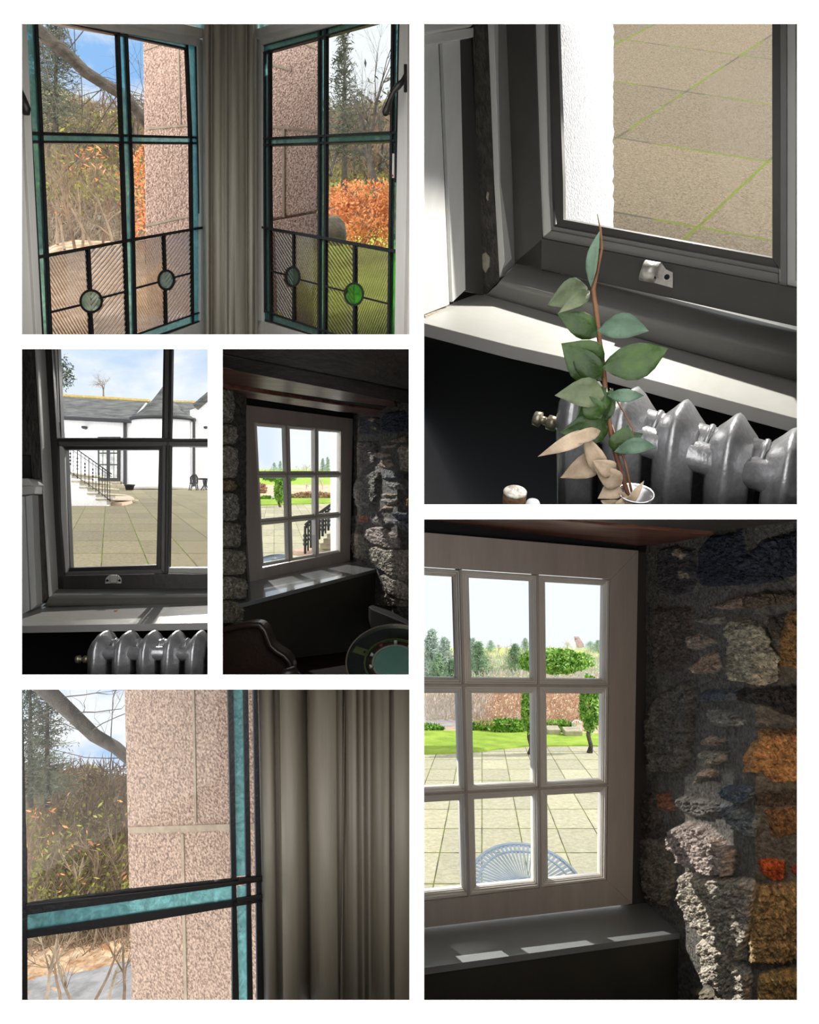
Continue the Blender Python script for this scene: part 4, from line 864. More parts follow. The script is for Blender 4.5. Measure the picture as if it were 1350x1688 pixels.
build('turret_wall', M().lathe((cT.x, cT.y, zb), (0, 0, 1), [(rT*1.06, 0), (rT*1.06, .16), (rT*1.02, .18), (rT, zt-zb)], 56, ex=(1, 0, 0), sq=.6), whiteh, house, smooth=True)
tr_ = build('turret_roof', M().lathe((cT.x, cT.y, zt), (0, 0, 1), [(rT*1.07, -.05), (rT*.86, .10), (rT*.60, .32), (rT*.34, .60), (rT*.12, .90), (.01, 1.08)], 56, ex=(1, 0, 0), sq=.6), slate, house, smooth=True)
build('gutter', M().lathe((cT.x, cT.y, zt-.12), (0, 0, 1), [(rT*1.03, 0), (rT*1.09, .02), (rT*1.09, .09), (rT*1.03, .10)], 56, ex=(1, 0, 0), sq=.6), gut, house, smooth=True)
build('downpipe', M().tube([P(206, 695, YH-.1), P(206, 803, YH-.1)], .075, 8), gut, house)
build('downpipe', M().tube([P(319.5, 692, YT+.5), P(319.5, 802, YT+.5)], .05, 8), gut, house)
wg = build('gable_wall', M().prism([P(313, 676, YT+.8), P(322, 673, YT+.8), P(345, 652, YT+.8), P(348, 650, YT+.8), P(348, 806, YT+.8), P(313, 806, YT+.8)], (0, 1, 0)), whiteh, house)
build('gable_roof', M().tube([P(322, 671, YT+.75), P(345, 651.5, YT+.75), P(348, 648, YT+.75)], .13, 6), slate, house)
build('wall_lamp', M().prism([P(133.5, 702, YH-.3), P(139.5, 702, YH-.3), P(139, 705.5, YH-.3), P(136.5, 707, YH-.3), P(134, 705.5, YH-.3)], (0, .3, 0)), gut, house, bevel=.02)
build('wall_lamp', M().prism([P(335, 703, YT+.7), P(340.5, 702, YT+.7), P(340.5, 706, YT+.7), P(336, 706.5, YT+.7)], (0, .3, 0)), gut, house, bevel=.02)
# french doors
dr = build('french_door', M().prism([P(161, 720, YH-.12), P(197, 720, YH-.12), P(196.5, 793, YH-.12), P(161, 792, YH-.12)], (0, .12, 0)), pm('dark_door_frame', (.03, .03, .035), rough=.5), house)
for (x0, x1) in ((164, 169), (170, 175.5), (181.5, 187), (188.2, 192.8)):
    for (y0, y1) in ((722, 732), (733.5, 746), (748, 765), (767, 788)):
        build('pane', M().prism([P(x0, y0, YH-.16), P(x1, y0, YH-.16), P(x1, y1, YH-.16), P(x0, y1, YH-.16)], (0, .03, 0)), pm('net_curtain_pane', (.30, .32, .32), (.62, .64, .62), 5, .2), dr)
stp = pm('worn_step_stone', (.34, .30, .22), (.5, .45, .35), 10, .9, .3, 30)
ds = thing('door_steps', 'three worn stone steps below the dark french doors', 'steps', P(190, 806, YH-1))
for k, (xa, xb, y, dY) in enumerate(((160, 197, 793.5, .25), (158, 202, 798, .6), (156, 208, 803, 1.0))):
    a, b = P(xa, y, YH-dY), P(xb, y, YH-dY); build('step', M().prism([a, b, b-V((0, 0, .11)), a-V((0, 0, .11))], (0, dY, 0)), stp, ds, bevel=.01)
pt = GC.pt(213.5, 808); hh = 9.5/FO*pt.y
tag(build('planter', M().lathe(pt, (0, 0, 1), [(.10, 0), (.12, .005), (.15, hh*.75), (.175, hh*.78), (.175, hh), (.15, hh), (.13, hh*.8)], 24), gut, smooth=True), 'round black planter tub beside the turret', 'planter')
# outside stairs with railing on the left
st = thing('garden_staircase', 'white-walled stone staircase descending to the courtyard paving', 'staircase', GC.pt(150, 833)); YS = GC.Y(150, 834)
tread = [((100, 124.8), 779.7), ((117, 138), 792), ((130, 151), 802), ((143, 164.6), 812.2), ((157, 186), 821.6)]
wallm = M(); cols = [(100, 118, 781), (118, 131, 793), (131, 144, 803), (144, 158, 813), (158, 176, 822.5)]
for a, b, y in cols: wallm.prism([P(a, y, YS), P(b, y, YS), P(b, 834, YS), P(a, 834, YS)], (0, .9, 0))
build('flank_wall', wallm, whiteh, st)
for (a, b), y in tread:
    p0, p1 = P(a, y, YS-.03), P(b, y, YS-.03); build('tread', M().prism([p0, p1, p1-V((0, 0, .035)), p0-V((0, 0, .035))], (0, 1.3, 0)), stp, st, bevel=.006)
pk = pm('pink_landing_stone', (.50, .36, .28), (.62, .46, .37), 10, .9, .2, 30)
outl = [(160, 832.5)]+[(190+31.5*math.cos(a), 826+8*math.sin(a)-0) for a in [math.radians(v) for v in range(70, -100, -12)]]+[(176, 818), (160, 831)]
GC2 = [GC.pt(x, y)+GC.n*.0 for x, y in outl]
build('landing', M().prism([p+V((0, 0, .055)) for p in GC2], (0, 0, -.06)), pk, st, bevel=.006)
rl = thing('iron_railing', 'black wrought-iron handrail with twisted balusters on the garden staircase', 'railing', P(181, 828, YS-.05), )
YR = YS-.04
build('handrail', M().tube([P(100, 722, YR), P(127, 741, YR), P(184, 781.5, YR)], .013, 6).tube([P(100, 729, YR), P(184, 786, YR)], .007, 6), gut, rl, smooth=True)
build('lower_rail', M().tube([P(100, 766, YR), P(127, 786, YR), P(160, 808, YR), P(183, 826, YR)], .007, 6), gut, rl, smooth=True)
xs = [109, 112, 116, 121, 127.5, 133.5, 140, 146.5, 153, 158, 163, 168.5, 173, 177, 181]
for k, x in enumerate(xs):
    y0 = 741+(x-127)*.72; y1 = 786+(x-127)*.70+3
    ob = M().tube([P(x, y0, YR), P(x, y1, YR)], .009 if k % 3 == 1 else .006, 6)
    if k % 2 == 0 and k < 12:
        for f in (.3, .42, .54, .66): ob.lathe(P(x, y0+(y1-y0)*f, YR), (0, 0, 1), [(.002, -.03), (.016, -.012), (.018, 0), (.016, .012), (.002, .03)], 8)
    else:
        for f in (.2, .35, .5, .65, .8): ob.lathe(P(x, y0+(y1-y0)*f, YR), (0, 0, 1), [(.006, -.012), (.011, 0), (.006, .012)], 8)
    build('baluster', ob, gut, rl, smooth=True)
R.seed(21); bare_tree('bare_tree', P(172, 664, YH+7), 2.0, .06, twigd, 'round leafless tree behind the slate ridge', None, 6, (0, 0, 1), .75, 4)
R.seed(22); bare_tree('bare_tree', P(93, 660, YH+6), 2.2, .06, twigd, 'dark tree edge at the left above the ridge', None, 4, (0, 0, 1), .5, 4, 'tree', needle, 500, .12)
# bistro set
Yc = GC.Y(325, 806)
def metal_chair(x, y, label):
    p = GC.pt(x, 808.5); s_ = 25/FO*Yc; t = thing('garden_chair', label, 'chair', p)
    build('seat', M().lathe(p+V((0, 0, s_*.42)), (0, 0, 1), [(s_*.2, 0), (s_*.26, .01), (s_*.24, .03)], 16), gut, t, smooth=True)
    bm_ = M().tube([p+V((-.2*s_, .1*s_, .42*s_)), p+V((-.24*s_, .12*s_, .8*s_)), p+V((-.1*s_, .15*s_, .98*s_)), p+V((.1*s_, .15*s_, .98*s_)), p+V((.22*s_, .12*s_, .78*s_)), p+V((.2*s_, .1*s_, .42*s_))], .022, 6)
    for k in range(5): bm_.tube([p+V(((-.2+.1*k)*s_, .1*s_, .45*s_)), p+V(((-.1+.05*k)*s_, .15*s_, .95*s_))], .012, 4); bm_.tube([p+V((-.2*s_, .12*s_, (.5+.09*k)*s_)), p+V((.2*s_, .12*s_, (.5+.09*k)*s_))], .012, 4)
    build('backrest', bm_, gut, t, smooth=True)
    for dx, dy in ((-.2, -.15), (.2, -.15), (-.2, .15), (.2, .15)): build('leg', M().tube([p+V((dx*s_*.8, dy*s_, .42*s_)), p+V((dx*s_*1.15, dy*s_*1.1, 0))], .018, 5), gut, t)
metal_chair(319, 805.5, 'black metal garden chair left of the bistro table by the turret')
tb = thing('bistro_table', 'small black bistro table beside the garden chair at the turret', 'table', P(337, 806, Yc-.4)); p = GC.pt(338, 808); s_ = 25/FO*Yc
build('tabletop', M().lathe(p+V((0, 0, s_*.66)), (0, 0, 1), [(s_*.4, 0), (s_*.42, .02), (s_*.4, .04)], 20), gut, tb)
for dx, dy in ((-.25, 0), (.25, 0), (0, .25), (0, -.25)): build('leg', M().tube([p+V((dx*s_*.5, dy*s_*.5, .66*s_)), p+V((dx*s_*.3, dy*s_*.3, .3*s_)), p+V((dx*s_, dy*s_, 0))], .02, 5), gut, tb)
keep_within(SEEN, 29, 567, 349, 1120); SEEN = names()
# ================================================================== the stone wall shared by the two views
def T(tagc, pts):
    oy = {'a': 850, 'b': 1120, 'c': 1380}[tagc]; return [(1000+x/4.22, oy+y/4.22) for x, y in pts]
STONES = [(T('a', p), c, h) for p, c, h in [
 ([(650, 260), (720, 150), (950, 100), (990, 260), (1190, 380), (1230, 460), (1000, 470), (800, 500), (660, 480)], (.06, .07, .10), 1.0),
 ([(1000, 250), (1100, 170), (1340, 90), (1340, 400), (1220, 440), (1050, 330)], (.07, .08, .11), 1.2),
 ([(360, 230), (470, 210), (620, 230), (640, 400), (600, 520), (480, 560), (360, 540)], (.10, .095, .10), .7),
 ([(480, 270), (525, 225), (590, 270), (540, 310)], (.55, .45, .34), 1.1), ([(520, 395), (560, 390), (605, 430), (590, 450), (530, 425)], (.5, .42, .3), 1.1),
 ([(740, 635), (900, 560), (970, 560), (960, 640), (850, 655)], (.55, .42, .32), 1.2), ([(960, 550), (1100, 520), (1290, 520), (1300, 590), (1200, 625), (970, 640)], (.22, .17, .13), 1.2),
 ([(340, 640), (600, 640), (610, 900), (580, 1000), (480, 1080), (340, 1080), (320, 850)], (.17, .14, .12), 1.0),
 ([(635, 710), (700, 690), (830, 700), (820, 740), (700, 760), (640, 745)], (.48, .43, .36), .9), ([(585, 850), (640, 815), (750, 850), (770, 890), (620, 940), (590, 910)], (.60, .50, .40), 1.0),
 ([(601, 1060), (690, 960), (770, 940), (805, 1050), (740, 1100), (620, 1095)], (.60, .44, .34), 1.0),
 ([(860, 770), (920, 690), (1090, 750), (1130, 880), (1180, 960), (1170, 1100), (1100, 1180), (900, 1140), (880, 1000)], (.58, .54, .42), 1.6),
 ([(1270, 660), (1400, 650), (1400, 1060), (1200, 1050), (1200, 850)], (.50, .30, .13), 1.0), ([(1110, 700), (1250, 680), (1190, 860), (1130, 850)], (.15, .13, .11), .8)]]
STONES += [(T('b', p), c, h) for p, c, h in [
 ([(330, 160), (450, 60), (600, 0), (630, 60), (630, 250), (590, 560), (520, 650), (330, 640), (290, 450), (290, 250)], (.21, .19, .16), 1.3),
 ([(670, 150), (690, 70), (930, 60), (920, 140), (860, 160), (690, 155)], (.17, .20, .24), 1.4), ([(930, 60), (1150, 50), (1400, 40), (1400, 280), (1200, 230), (1100, 180), (940, 150)], (.07, .065, .065), 1.0),
 ([(700, 210), (860, 220), (980, 290), (940, 330), (760, 325)], (.42, .40, .36), .9), ([(655, 420), (720, 390), (850, 420), (800, 460), (690, 455)], (.60, .48, .38), 1.2),
 ([(640, 520), (700, 490), (860, 500), (850, 560), (720, 600)], (.52, .47, .38), 1.1), ([(600, 720), (650, 650), (720, 610), (800, 650), (780, 680), (690, 690)], (.60, .45, .34), .9),
 ([(1060, 340), (1400, 320), (1400, 670), (1120, 690), (1070, 620), (970, 640), (980, 500), (1040, 400)], (.60, .34, .15), 1.8),
 ([(790, 780), (860, 720), (1020, 740), (1040, 790), (980, 860), (860, 840)], (.20, .24, .30), 1.5), ([(1040, 780), (1400, 750), (1400, 860), (1130, 880), (1020, 860)], (.14, .11, .09), .8),
 ([(350, 800), (450, 785), (475, 910), (380, 910)], (.50, .22, .13), .8), ([(490, 800), (700, 830), (790, 850), (800, 930), (640, 960), (530, 920)], (.32, .30, .27), .8),
 ([(800, 850), (900, 880), (1080, 940), (1060, 1070), (1000, 1090), (880, 1000), (820, 920)], (.30, .33, .34), 1.3), ([(1080, 900), (1400, 880), (1400, 1060), (1150, 1090)], (.34, .19, .10), .9),
 ([(230, 760), (340, 800), (380, 950), (440, 1139), (230, 1139)], (.13, .11, .09), .9)]]
STONES += [([(1109, 1375), (1118, 1358), (1140, 1352), (1165, 1358), (1195, 1378), (1212, 1400), (1210, 1440), (1180, 1441), (1130, 1420), (1110, 1395)], (.66, .55, .50), 2.0)]
STONES += [(T('c', p), c, h) for p, c, h in [
 ([(240, 0), (440, 0), (490, 250), (440, 490), (300, 420), (250, 250)], (.30, .25, .20), 1.2),
 ([(530, 260), (600, 210), (700, 270), (1000, 280), (1050, 310), (1030, 600), (970, 850), (740, 700), (600, 580), (530, 440)], (.62, .55, .46), 1.8),
 ([(1050, 160), (1100, 140), (1240, 155), (1220, 280), (1130, 290), (1080, 250)], (.75, .16, .05), .9), ([(1280, 200), (1400, 190), (1400, 250), (1290, 250)], (.5, .1, .06), .8),
 ([(1050, 320), (1400, 300), (1400, 810), (1000, 840), (1010, 600)], (.62, .42, .20), 1.5), ([(650, 720), (700, 700), (880, 800), (1020, 930), (1000, 1160), (880, 1120), (700, 990)], (.60, .53, .44), 1.5),
 ([(1050, 930), (1400, 880), (1400, 1260), (1040, 1240)], (.70, .48, .20), 1.3), ([(600, 1060), (700, 1040), (850, 1130), (860, 1260), (600, 1260)], (.28, .24, .18), 1.0),
 ([(1000, 1180), (880, 1150), (870, 1260), (1000, 1260)], (.5, .4, .3), 1.0)]]
def poly_sdf(px, py, poly):
    d = np.full(px.shape, 1e9); ins = np.zeros(px.shape, bool); n = len(poly)
    for i in range(n):
        ax, ay = poly[i]; bx, by = poly[(i+1) % n]; ex, ey = bx-ax, by-ay
        wx, wy = px-ax, py-ay; t = np.clip((wx*ex+wy*ey)/(ex*ex+ey*ey+1e-9), 0, 1)
        d = np.minimum(d, np.hypot(wx-ex*t, wy-ey*t))
        c = ((ay > py) != (by > py)) & (px < (bx-ax)*(py-ay)/((by-ay) or 1e-9)+ax); ins ^= c
    return np.where(ins, d, -d)
def vnoise(x, y, seed):
    rs = np.random.RandomState(seed); g = rs.rand(64, 64); xi = np.floor(x).astype(int); yi = np.floor(y).astype(int)
    fx, fy = x-xi, y-yi; fx = fx*fx*(3-2*fx); fy = fy*fy*(3-2*fy); q = lambda a, b: g[a % 64, b % 64]
    return (q(xi, yi)*(1-fx)+q(xi+1, yi)*fx)*(1-fy)+(q(xi, yi+1)*(1-fx)+q(xi+1, yi+1)*fx)*fy
def fbm(x, y, seed, o=5, g=.55):
    r = 0; a = 1; t = 0
    for i in range(o): r = r+a*vnoise(x*2**i, y*2**i, seed+i); t += a; a *= g
    return r/t-.5
def stonewall(name, x0, y0, x1, y1, step, Yfun, outward, scale, stones, mortar_c, mat, label, mp=1.0, left_edge=None, thick=.06):
    nx, ny = int((x1-x0)/step)+1, int((y1-y0)/step)+1
    gx, gy = np.meshgrid(np.linspace(x0, x1, nx), np.linspace(y0, y1, ny)); u, v = gx/mp, gy/mp
    wx = gx+fbm(u/9, v/9, 5)*9*mp; wy = gy+fbm(u/9, v/9, 15)*9*mp
    H = fbm(u/14, v/14, 33)*.25*np.ones_like(gx); C = np.ones(gx.shape+(3,))*np.array(mortar_c)*(1+fbm(u/10, v/10, 41)[..., None]*.6)
    rough = fbm(u/5, v/5, 21, 5, .75)
    for k, (poly, c, h) in enumerate(stones):
        d = poly_sdf(wx, wy, poly)/mp; s = np.clip((d+1.5)/7, 0, 1); s = s*s*(3-2*s)
        face = s*(.75*h+rough*1.1+fbm(u/22, v/22, 60+k)*.9)
        H = np.maximum(H, np.where(d > -1.5, face, -9)); a = np.clip((d+.8)/1.6, 0, 1)[..., None]
        col = np.array(c)*(1+fbm(u/6, v/6, 70+k, 5, .8)[..., None]*2.2+.25*fbm(u/20, v/20, 90+k)[..., None])
        C = C*(1-a)+np.clip(col, .01, 1.5)*a
    m = M()
    for j in range(ny):
        for i in range(nx):
            x, y = gx[j, i], gy[j, i]; m.v.append(tuple(P(x, y, Yfun(x, y))+outward(x)*float(H[j, i])*scale))
    m.f = [(j*nx+i, j*nx+i+1, (j+1)*nx+i+1, (j+1)*nx+i) for j in range(ny-1) for i in range(nx-1)]; m.mi = [0]*len(m.f)
    k = len(m.v)   # body of the wall behind its face
    rim = [(j*nx+i) for j, i in [(0, q) for q in range(nx)]+[(q, nx-1) for q in range(1, ny)]+[(ny-1, q) for q in range(nx-2, -1, -1)]+[(q, 0) for q in range(ny-2, 0, -1)]]
    for r_ in rim: p = V(m.v[r_]); m.v.append(tuple(p-outward(x0+(r_ % nx)*step)*thick))
    for a in range(len(rim)): b = (a+1) % len(rim); m.f.append((rim[a], rim[b], k+b, k+a)); m.mi.append(0)
    o = build(name, m, mat, smooth=True); o['kind'] = 'structure'; o['label'] = label
    at = o.data.color_attributes.new('stone_colour', 'FLOAT_COLOR', 'POINT')
    buf = np.ones((len(m.v), 4)); buf[:nx*ny, :3] = C.reshape(-1, 3); buf[nx*ny:, :3] = mortar_c; at.data.foreach_set('color', buf.ravel()); return o
rub = pm('rubble_stone', (1, 1, 1), attr='stone_colour', scale=60, rough=.8, bump=.9, bscale=70, spec=.35, lo=.3, hi=.72)

# ================================================================== F: white window in the deep stone reveal
WF = upright(699, 3.00, 1052, 3.38); nF = WF.n
whp = pm('cream_window_paint', (.48, .42, .38), (.56, .50, .45), 3, .4, .06, 30, stretch=(5, 5, .7)); whi = pm('cream_moulding_paint', (.72, .68, .62), (.78, .74, .69), 3, .35, .05, 30)
def nine_pane(tagname, label, WW, outer, inner, cols, rows, s, kind='structure', ext=0):
    """outer, inner quads TL TR BR BL; cols: glass left/right x at top and bottom; rows: glass top/bottom y at left and right"""
    t = thing(tagname, label, None, WW.at(*outer[3]), kind=kind)
    names = ('top_rail', 'right_stile', 'bottom_rail', 'left_stile')
    for i, nm in enumerate(names):
        j = (i+1) % 4
        if i == 3 and ext: continue
        build(nm, M().quad(WW, [outer[i], outer[j], inner[j], inner[i]], .03*s, -.04*s), whp, t, bevel=.002*s)
    px0, px1 = inner[0][0], inner[1][0]
    def ly(r, x): (yl, yr) = r; return yl+(yr-yl)*(x-px0)/(px1-px0)
    def lx(c, y): (xt, xb) = c; return xt+(xb-xt)*(y-inner[0][1])/(inner[3][1]-inner[0][1])
    it = (inner[0][1], inner[1][1]); ib = (inner[3][1], inner[2][1]); il = (inner[0][0], inner[3][0]); ir = (inner[1][0], inner[2][0])
    X = [il]+[v_ for c in cols for v_ in c]+[ir]; Y_ = [it]+[v_ for r in rows for v_ in r]+[ib]
    def pt(cx, ry):
        x = lx(cx, 0.5*(ry[0]+ry[1])); y = ly(ry, x); x = lx(cx, y); return (x, y)
    for a in range(3):
        for b in range(3):
            gl, gr = cols[a]; gt, gb = rows[b]
            mid = lambda p, q: ((p[0]+q[0])/2, (p[1]+q[1])/2)
            ol = il if a == 0 else mid(cols[a-1][1], gl); orr = ir if a == 2 else mid(gr, cols[a+1][0])
            ot = it if b == 0 else mid(rows[b-1][1], gt); ob = ib if b == 2 else mid(gb, rows[b+1][0])
            build('clear_pane', M().quad(WW, [pt(gl, gt), pt(gr, gt), pt(gr, gb), pt(gl, gb)], .0015, -.0015), clear, t)
            lerp = lambda p, q, f: (p[0]+(q[0]-p[0])*f, p[1]+(q[1]-p[1])*f)
            # three stepped fillets round each pane
            lv_ = [(0.12 if a or b else .0, .46, .020), (.46, .74, .010), (.74, 1.0, .003)]
            m = M()
            for f0, f1, hgt in ((.14, .42, .026), (.42, .70, .016), (.70, .88, .009), (.88, 1.0, .003)):
                o_ = [pt(lerp(ol, gl, f0), lerp(ot, gt, f0)), pt(lerp(orr, gr, f0), lerp(ot, gt, f0)), pt(lerp(orr, gr, f0), lerp(ob, gb, f0)), pt(lerp(ol, gl, f0), lerp(ob, gb, f0))]
                i_ = [pt(lerp(ol, gl, f1), lerp(ot, gt, f1)), pt(lerp(orr, gr, f1), lerp(ot, gt, f1)), pt(lerp(orr, gr, f1), lerp(ob, gb, f1)), pt(lerp(ol, gl, f1), lerp(ob, gb, f1))]
                for i in range(4):
                    j = (i+1) % 4; m.quad(WW, [o_[i], o_[j], i_[j], i_[i]], hgt*s, -.02*s)
            build('pane_moulding', m, whi, t, bevel=.0025*s)
    for i in range(2):
        c = (((cols[i][1][0]+cols[i+1][0][0])/2), ((cols[i][1][1]+cols[i+1][0][1])/2)); a, b = pt(c, it), pt(c, ib); w = (cols[i+1][0][0]-cols[i][1][0])*.16
        build('glazing_bar', M().bar(WW, a[0], a[1], b[0], b[1], w, w, .034*s, -.02*s), whp, t, bevel=.002*s)
        r = ((rows[i][1][0]+rows[i+1][0][0])/2, (rows[i][1][1]+rows[i+1][0][1])/2); a, b = pt(il, r), pt(ir, r); w = (rows[i+1][0][0]-rows[i][1][0])*.16
        build('glazing_bar', M().bar(WW, a[0], a[1], b[0], b[1], w, w, .034*s, -.02*s), whp, t, bevel=.002*s)
    return t
# rows interpolate from the left column to the right one; the first column of panes is cut by the picture's edge
nine_pane('window_6', 'cream nine-pane window in the deep stone reveal', WF, [(690, 877), (1052.6, 907.5), (1042.3, 1490), (690, 1530.5)], [(660, 932), (1006.5, 955), (1000.6, 1451), (660, 1492)],
          [((664, 664), (746.5, 762)), ((772.5, 786), (874.5, 879.5)), ((898.5, 904), (994, 987.5))],
          [((946, 966), (1116, 1119.5)), ((1142.5, 1143.5), (1299, 1284)), ((1325, 1305), (1473, 1439))], 1.0, ext=1)
SF = pl3(P(699, 1530, 3.0), P(1061, 1489, 3.39), P(699, 1596, 2.70))
greyS = pm('gloss_grey_sill', (.24, .255, .26), (.28, .295, .30), 2, .22, .06, 26, coat=.6)
struct('trim_13', M().prism([SF.at(*p) for p in [(690, 1524), (1040, 1486), (1063, 1488), (1151.7, 1531), (1151, 1533.5), (690, 1597)]], -SF.n*.028), greyS, 'glossy grey window sill with sun patches in the stone reveal', bevel=.002)
qf = [SF.at(1151, 1533.5)-SF.n*.028, SF.at(690, 1597)-SF.n*.028]
m = M().prism([qf[0]+V((0, .015, 0)), qf[1]+V((0, .015, 0)), qf[1]+V((0, .015, -.5)), qf[0]+V((0, .015, -.5))], (0, .03, 0))
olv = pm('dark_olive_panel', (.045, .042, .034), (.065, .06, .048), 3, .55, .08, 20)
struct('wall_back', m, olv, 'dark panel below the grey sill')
struct('wall_back', M().quad(WF, [(690, 848), (1080, 848), (1080, 912), (690, 880)], .0, -.05), pm('sooty_recess', (.012, .012, .015), rough=.9))  # near-black strip of wall above the window
struct('wall_back', M().quad(WF, [(1046, 848), (1090, 848), (1080, 1500), (1036, 1500)], -.0, -.06), pm('brown_recess', (.06, .05, .045), rough=.9))
beamm = pm('varnished_red_beam', (.09, .03, .022), (.30, .14, .10), 5, .30, .15, 30, stretch=(.6, 4, 4), detail=8)
def facebeam(name, px, Yf, depth, label, mat=beamm):
    pts = [P(x, y, Y) for (x, y), Y in zip(px, Yf)]
    return struct(name, M().prism(pts, depth), mat, label, bevel=.004)
# lintel over the window and the ceiling beam nearer the viewer
facebeam('trim_14', [(690, 853), (870, 853), (1175, 882), (1110, 895), (1052, 900), (690, 858)], [2.6, 2.6, 2.75, 3.2, 3.3, 3.05], (0, 0, .12), 'dark red varnished lintel above the cream window')
facebeam('ceiling', [(690, 850), (1330, 850), (1330, 858), (1180, 876), (860, 850), (690, 850)], [2.2, 2.2, 2.2, 2.6, 2.6, 2.6], (0, 0, .1), 'dark beam at the ceiling', greyd)
def YF(x, y): return 3.46-(x-1052)*(.94/193) if x < 1245 else 2.52-(x-1245)*.0010
nl, nr_ = V((-.88, -.47, 0)), V((-.18, -.98, 0))
def outF(x): f = min(1, max(0, (x-1225)/40)); return (nl*(1-f)+nr_*f).normalized()
stonewall('wall_right', 1056, 845, 1335, 1665, 1.25, YF, outF, .046, STONES, (.19, .18, .16), rub, 'rough rubble stone wall right of the cream window')

# ---------------- outdoors of F and D
def ext_view(hz, vx, lat, row, Y1, yref, mp, ox, oy, tagl, pav, lawnm, xl, xr):
    """paving and lawn on one plane; hz horizon line, vx vanishing column of the joints"""
    def cp(s, t): dy = 1/(t*row); return (vx+lat*s*dy, hz+dy)
    return Ground([cp(0, 6), cp(1, 6), cp(0, 12), cp(1, 12)], [(0, 6), (1, 6), (0, 12), (1, 12)], (vx, yref), Y1)
pavF = slabs('pale_paving', (.38, .365, .26), (.58, .56, .43), (.16, .18, .05), .018, .02, .2, 20)
lawnF = pm('spring_lawn', (.18, .32, .015), (.36, .50, .06), 3, .95, .5, 40, detail=10); field = pm('pale_field', (.34, .42, .08), (.52, .56, .20), .6, .95, detail=8)
heath = pm('straw_bank', (.30, .24, .13), (.56, .48, .32), 2.4, .95, .8, 8, detail=12, c3=(.55, .42, .3)); river = pm('river_water', (.42, .40, .42), (.60, .58, .62), 4, .25)
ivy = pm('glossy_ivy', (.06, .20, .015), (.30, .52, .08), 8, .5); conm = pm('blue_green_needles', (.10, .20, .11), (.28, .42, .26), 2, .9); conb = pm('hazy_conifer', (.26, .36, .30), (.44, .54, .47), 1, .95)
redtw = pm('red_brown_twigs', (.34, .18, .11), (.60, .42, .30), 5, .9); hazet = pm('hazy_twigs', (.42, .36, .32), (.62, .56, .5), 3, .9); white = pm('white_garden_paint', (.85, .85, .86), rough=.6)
G_F = ext_view(1048, 795, .194, .00035, 4.6, 1470, 1, 0, 0, 'F', None, None, 0, 0)
def band(G, name, top, bot, mat, lift, label, kind='structure'):
    o = G.sheet(name, top+bot[::-1], mat, .04, label, lift); o['kind'] = kind; return o
G_F.sheet('ground', [(690, 1490), (1040, 1490), (1040, 1222), (1000, 1229), (960, 1229), (900, 1226), (850, 1232), (790, 1240), (690, 1243)][:9], pavF, label='pale stone terrace beyond the cream window')
band(G_F, 'lawn', [(690, 1206), (760, 1206), (880, 1208), (1040, 1212)], [(690, 1244), (760, 1242), (870, 1231), (960, 1230), (1040, 1232)], lawnF, .02, 'bright green lawn beyond the terrace')
band(G_F, 'path', [(690, 1183), (800, 1184), (860, 1180)], [(690, 1199), (800, 1195), (860, 1188)], river, .02, 'strip of river behind the garden')
band(G_F, 'ground', [(690, 1113), (1040, 1113)], [(690, 1210), (1040, 1214)], heath, -.02, 'straw-coloured river bank')
band(G_F, 'field', [(690, 1068), (1040, 1068)], [(690, 1114), (1040, 1114)], field, -.02, 'pale green fields in the distance')
def onF(x, y, dy=0): return G_F.pt(x, y+dy)
R.seed(31)
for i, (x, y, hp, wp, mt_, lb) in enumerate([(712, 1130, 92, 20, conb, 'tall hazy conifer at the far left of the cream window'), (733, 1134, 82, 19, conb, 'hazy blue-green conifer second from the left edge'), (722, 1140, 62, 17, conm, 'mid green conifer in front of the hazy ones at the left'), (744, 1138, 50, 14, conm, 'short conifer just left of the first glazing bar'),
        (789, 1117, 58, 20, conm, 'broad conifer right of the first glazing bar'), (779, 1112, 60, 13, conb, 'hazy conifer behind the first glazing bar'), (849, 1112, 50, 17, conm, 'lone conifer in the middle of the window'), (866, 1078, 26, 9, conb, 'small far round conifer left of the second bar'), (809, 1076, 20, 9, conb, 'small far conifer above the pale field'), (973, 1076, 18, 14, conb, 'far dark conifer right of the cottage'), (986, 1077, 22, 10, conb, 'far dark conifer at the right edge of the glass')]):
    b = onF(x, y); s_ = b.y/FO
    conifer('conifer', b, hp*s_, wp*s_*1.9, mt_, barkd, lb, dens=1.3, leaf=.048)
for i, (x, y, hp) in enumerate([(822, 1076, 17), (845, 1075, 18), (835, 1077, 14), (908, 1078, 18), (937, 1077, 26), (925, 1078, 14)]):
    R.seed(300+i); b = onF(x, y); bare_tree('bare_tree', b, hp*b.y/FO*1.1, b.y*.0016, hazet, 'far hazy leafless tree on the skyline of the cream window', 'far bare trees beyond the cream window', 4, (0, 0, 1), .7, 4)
for i in range(9):
    R.seed(320+i); x = [705, 722, 740, 795, 812, 912, 925, 938, 950][i]; b = onF(x, [1185, 1184, 1182, 1172, 1168, 1196, 1197, 1196, 1195][i]); bare_tree('bare_shrub', b, (42 if i < 3 else 30)*b.y/FO, b.y*.0016, hazet if i < 5 else redtw, 'leafless riverside shrub behind the lawn', 'riverside shrubs beyond the lawn', 4, (0, 0, 1), .75, 4, 'shrub')
R.seed(34)
def stems_on(G, box, n, ln, wd, mat, label, horiz=.3):
    x0, y0, x1, y1 = box; o = undergrowth('undergrowth', box, G.Y((x0+x1)/2, y0), G.Y((x0+x1)/2, y1), n, ln, wd, mat, label, horiz); return o
stems_on(G_F, (700, 1080, 1000, 1118), 2600, .010, .0006, hazet, 'hazy leafless scrub between the fields and the river')
stems_on(G_F, (700, 1084, 1000, 1118), 1600, .010, .0006, conb, 'hazy green scrub between the fields and the river')
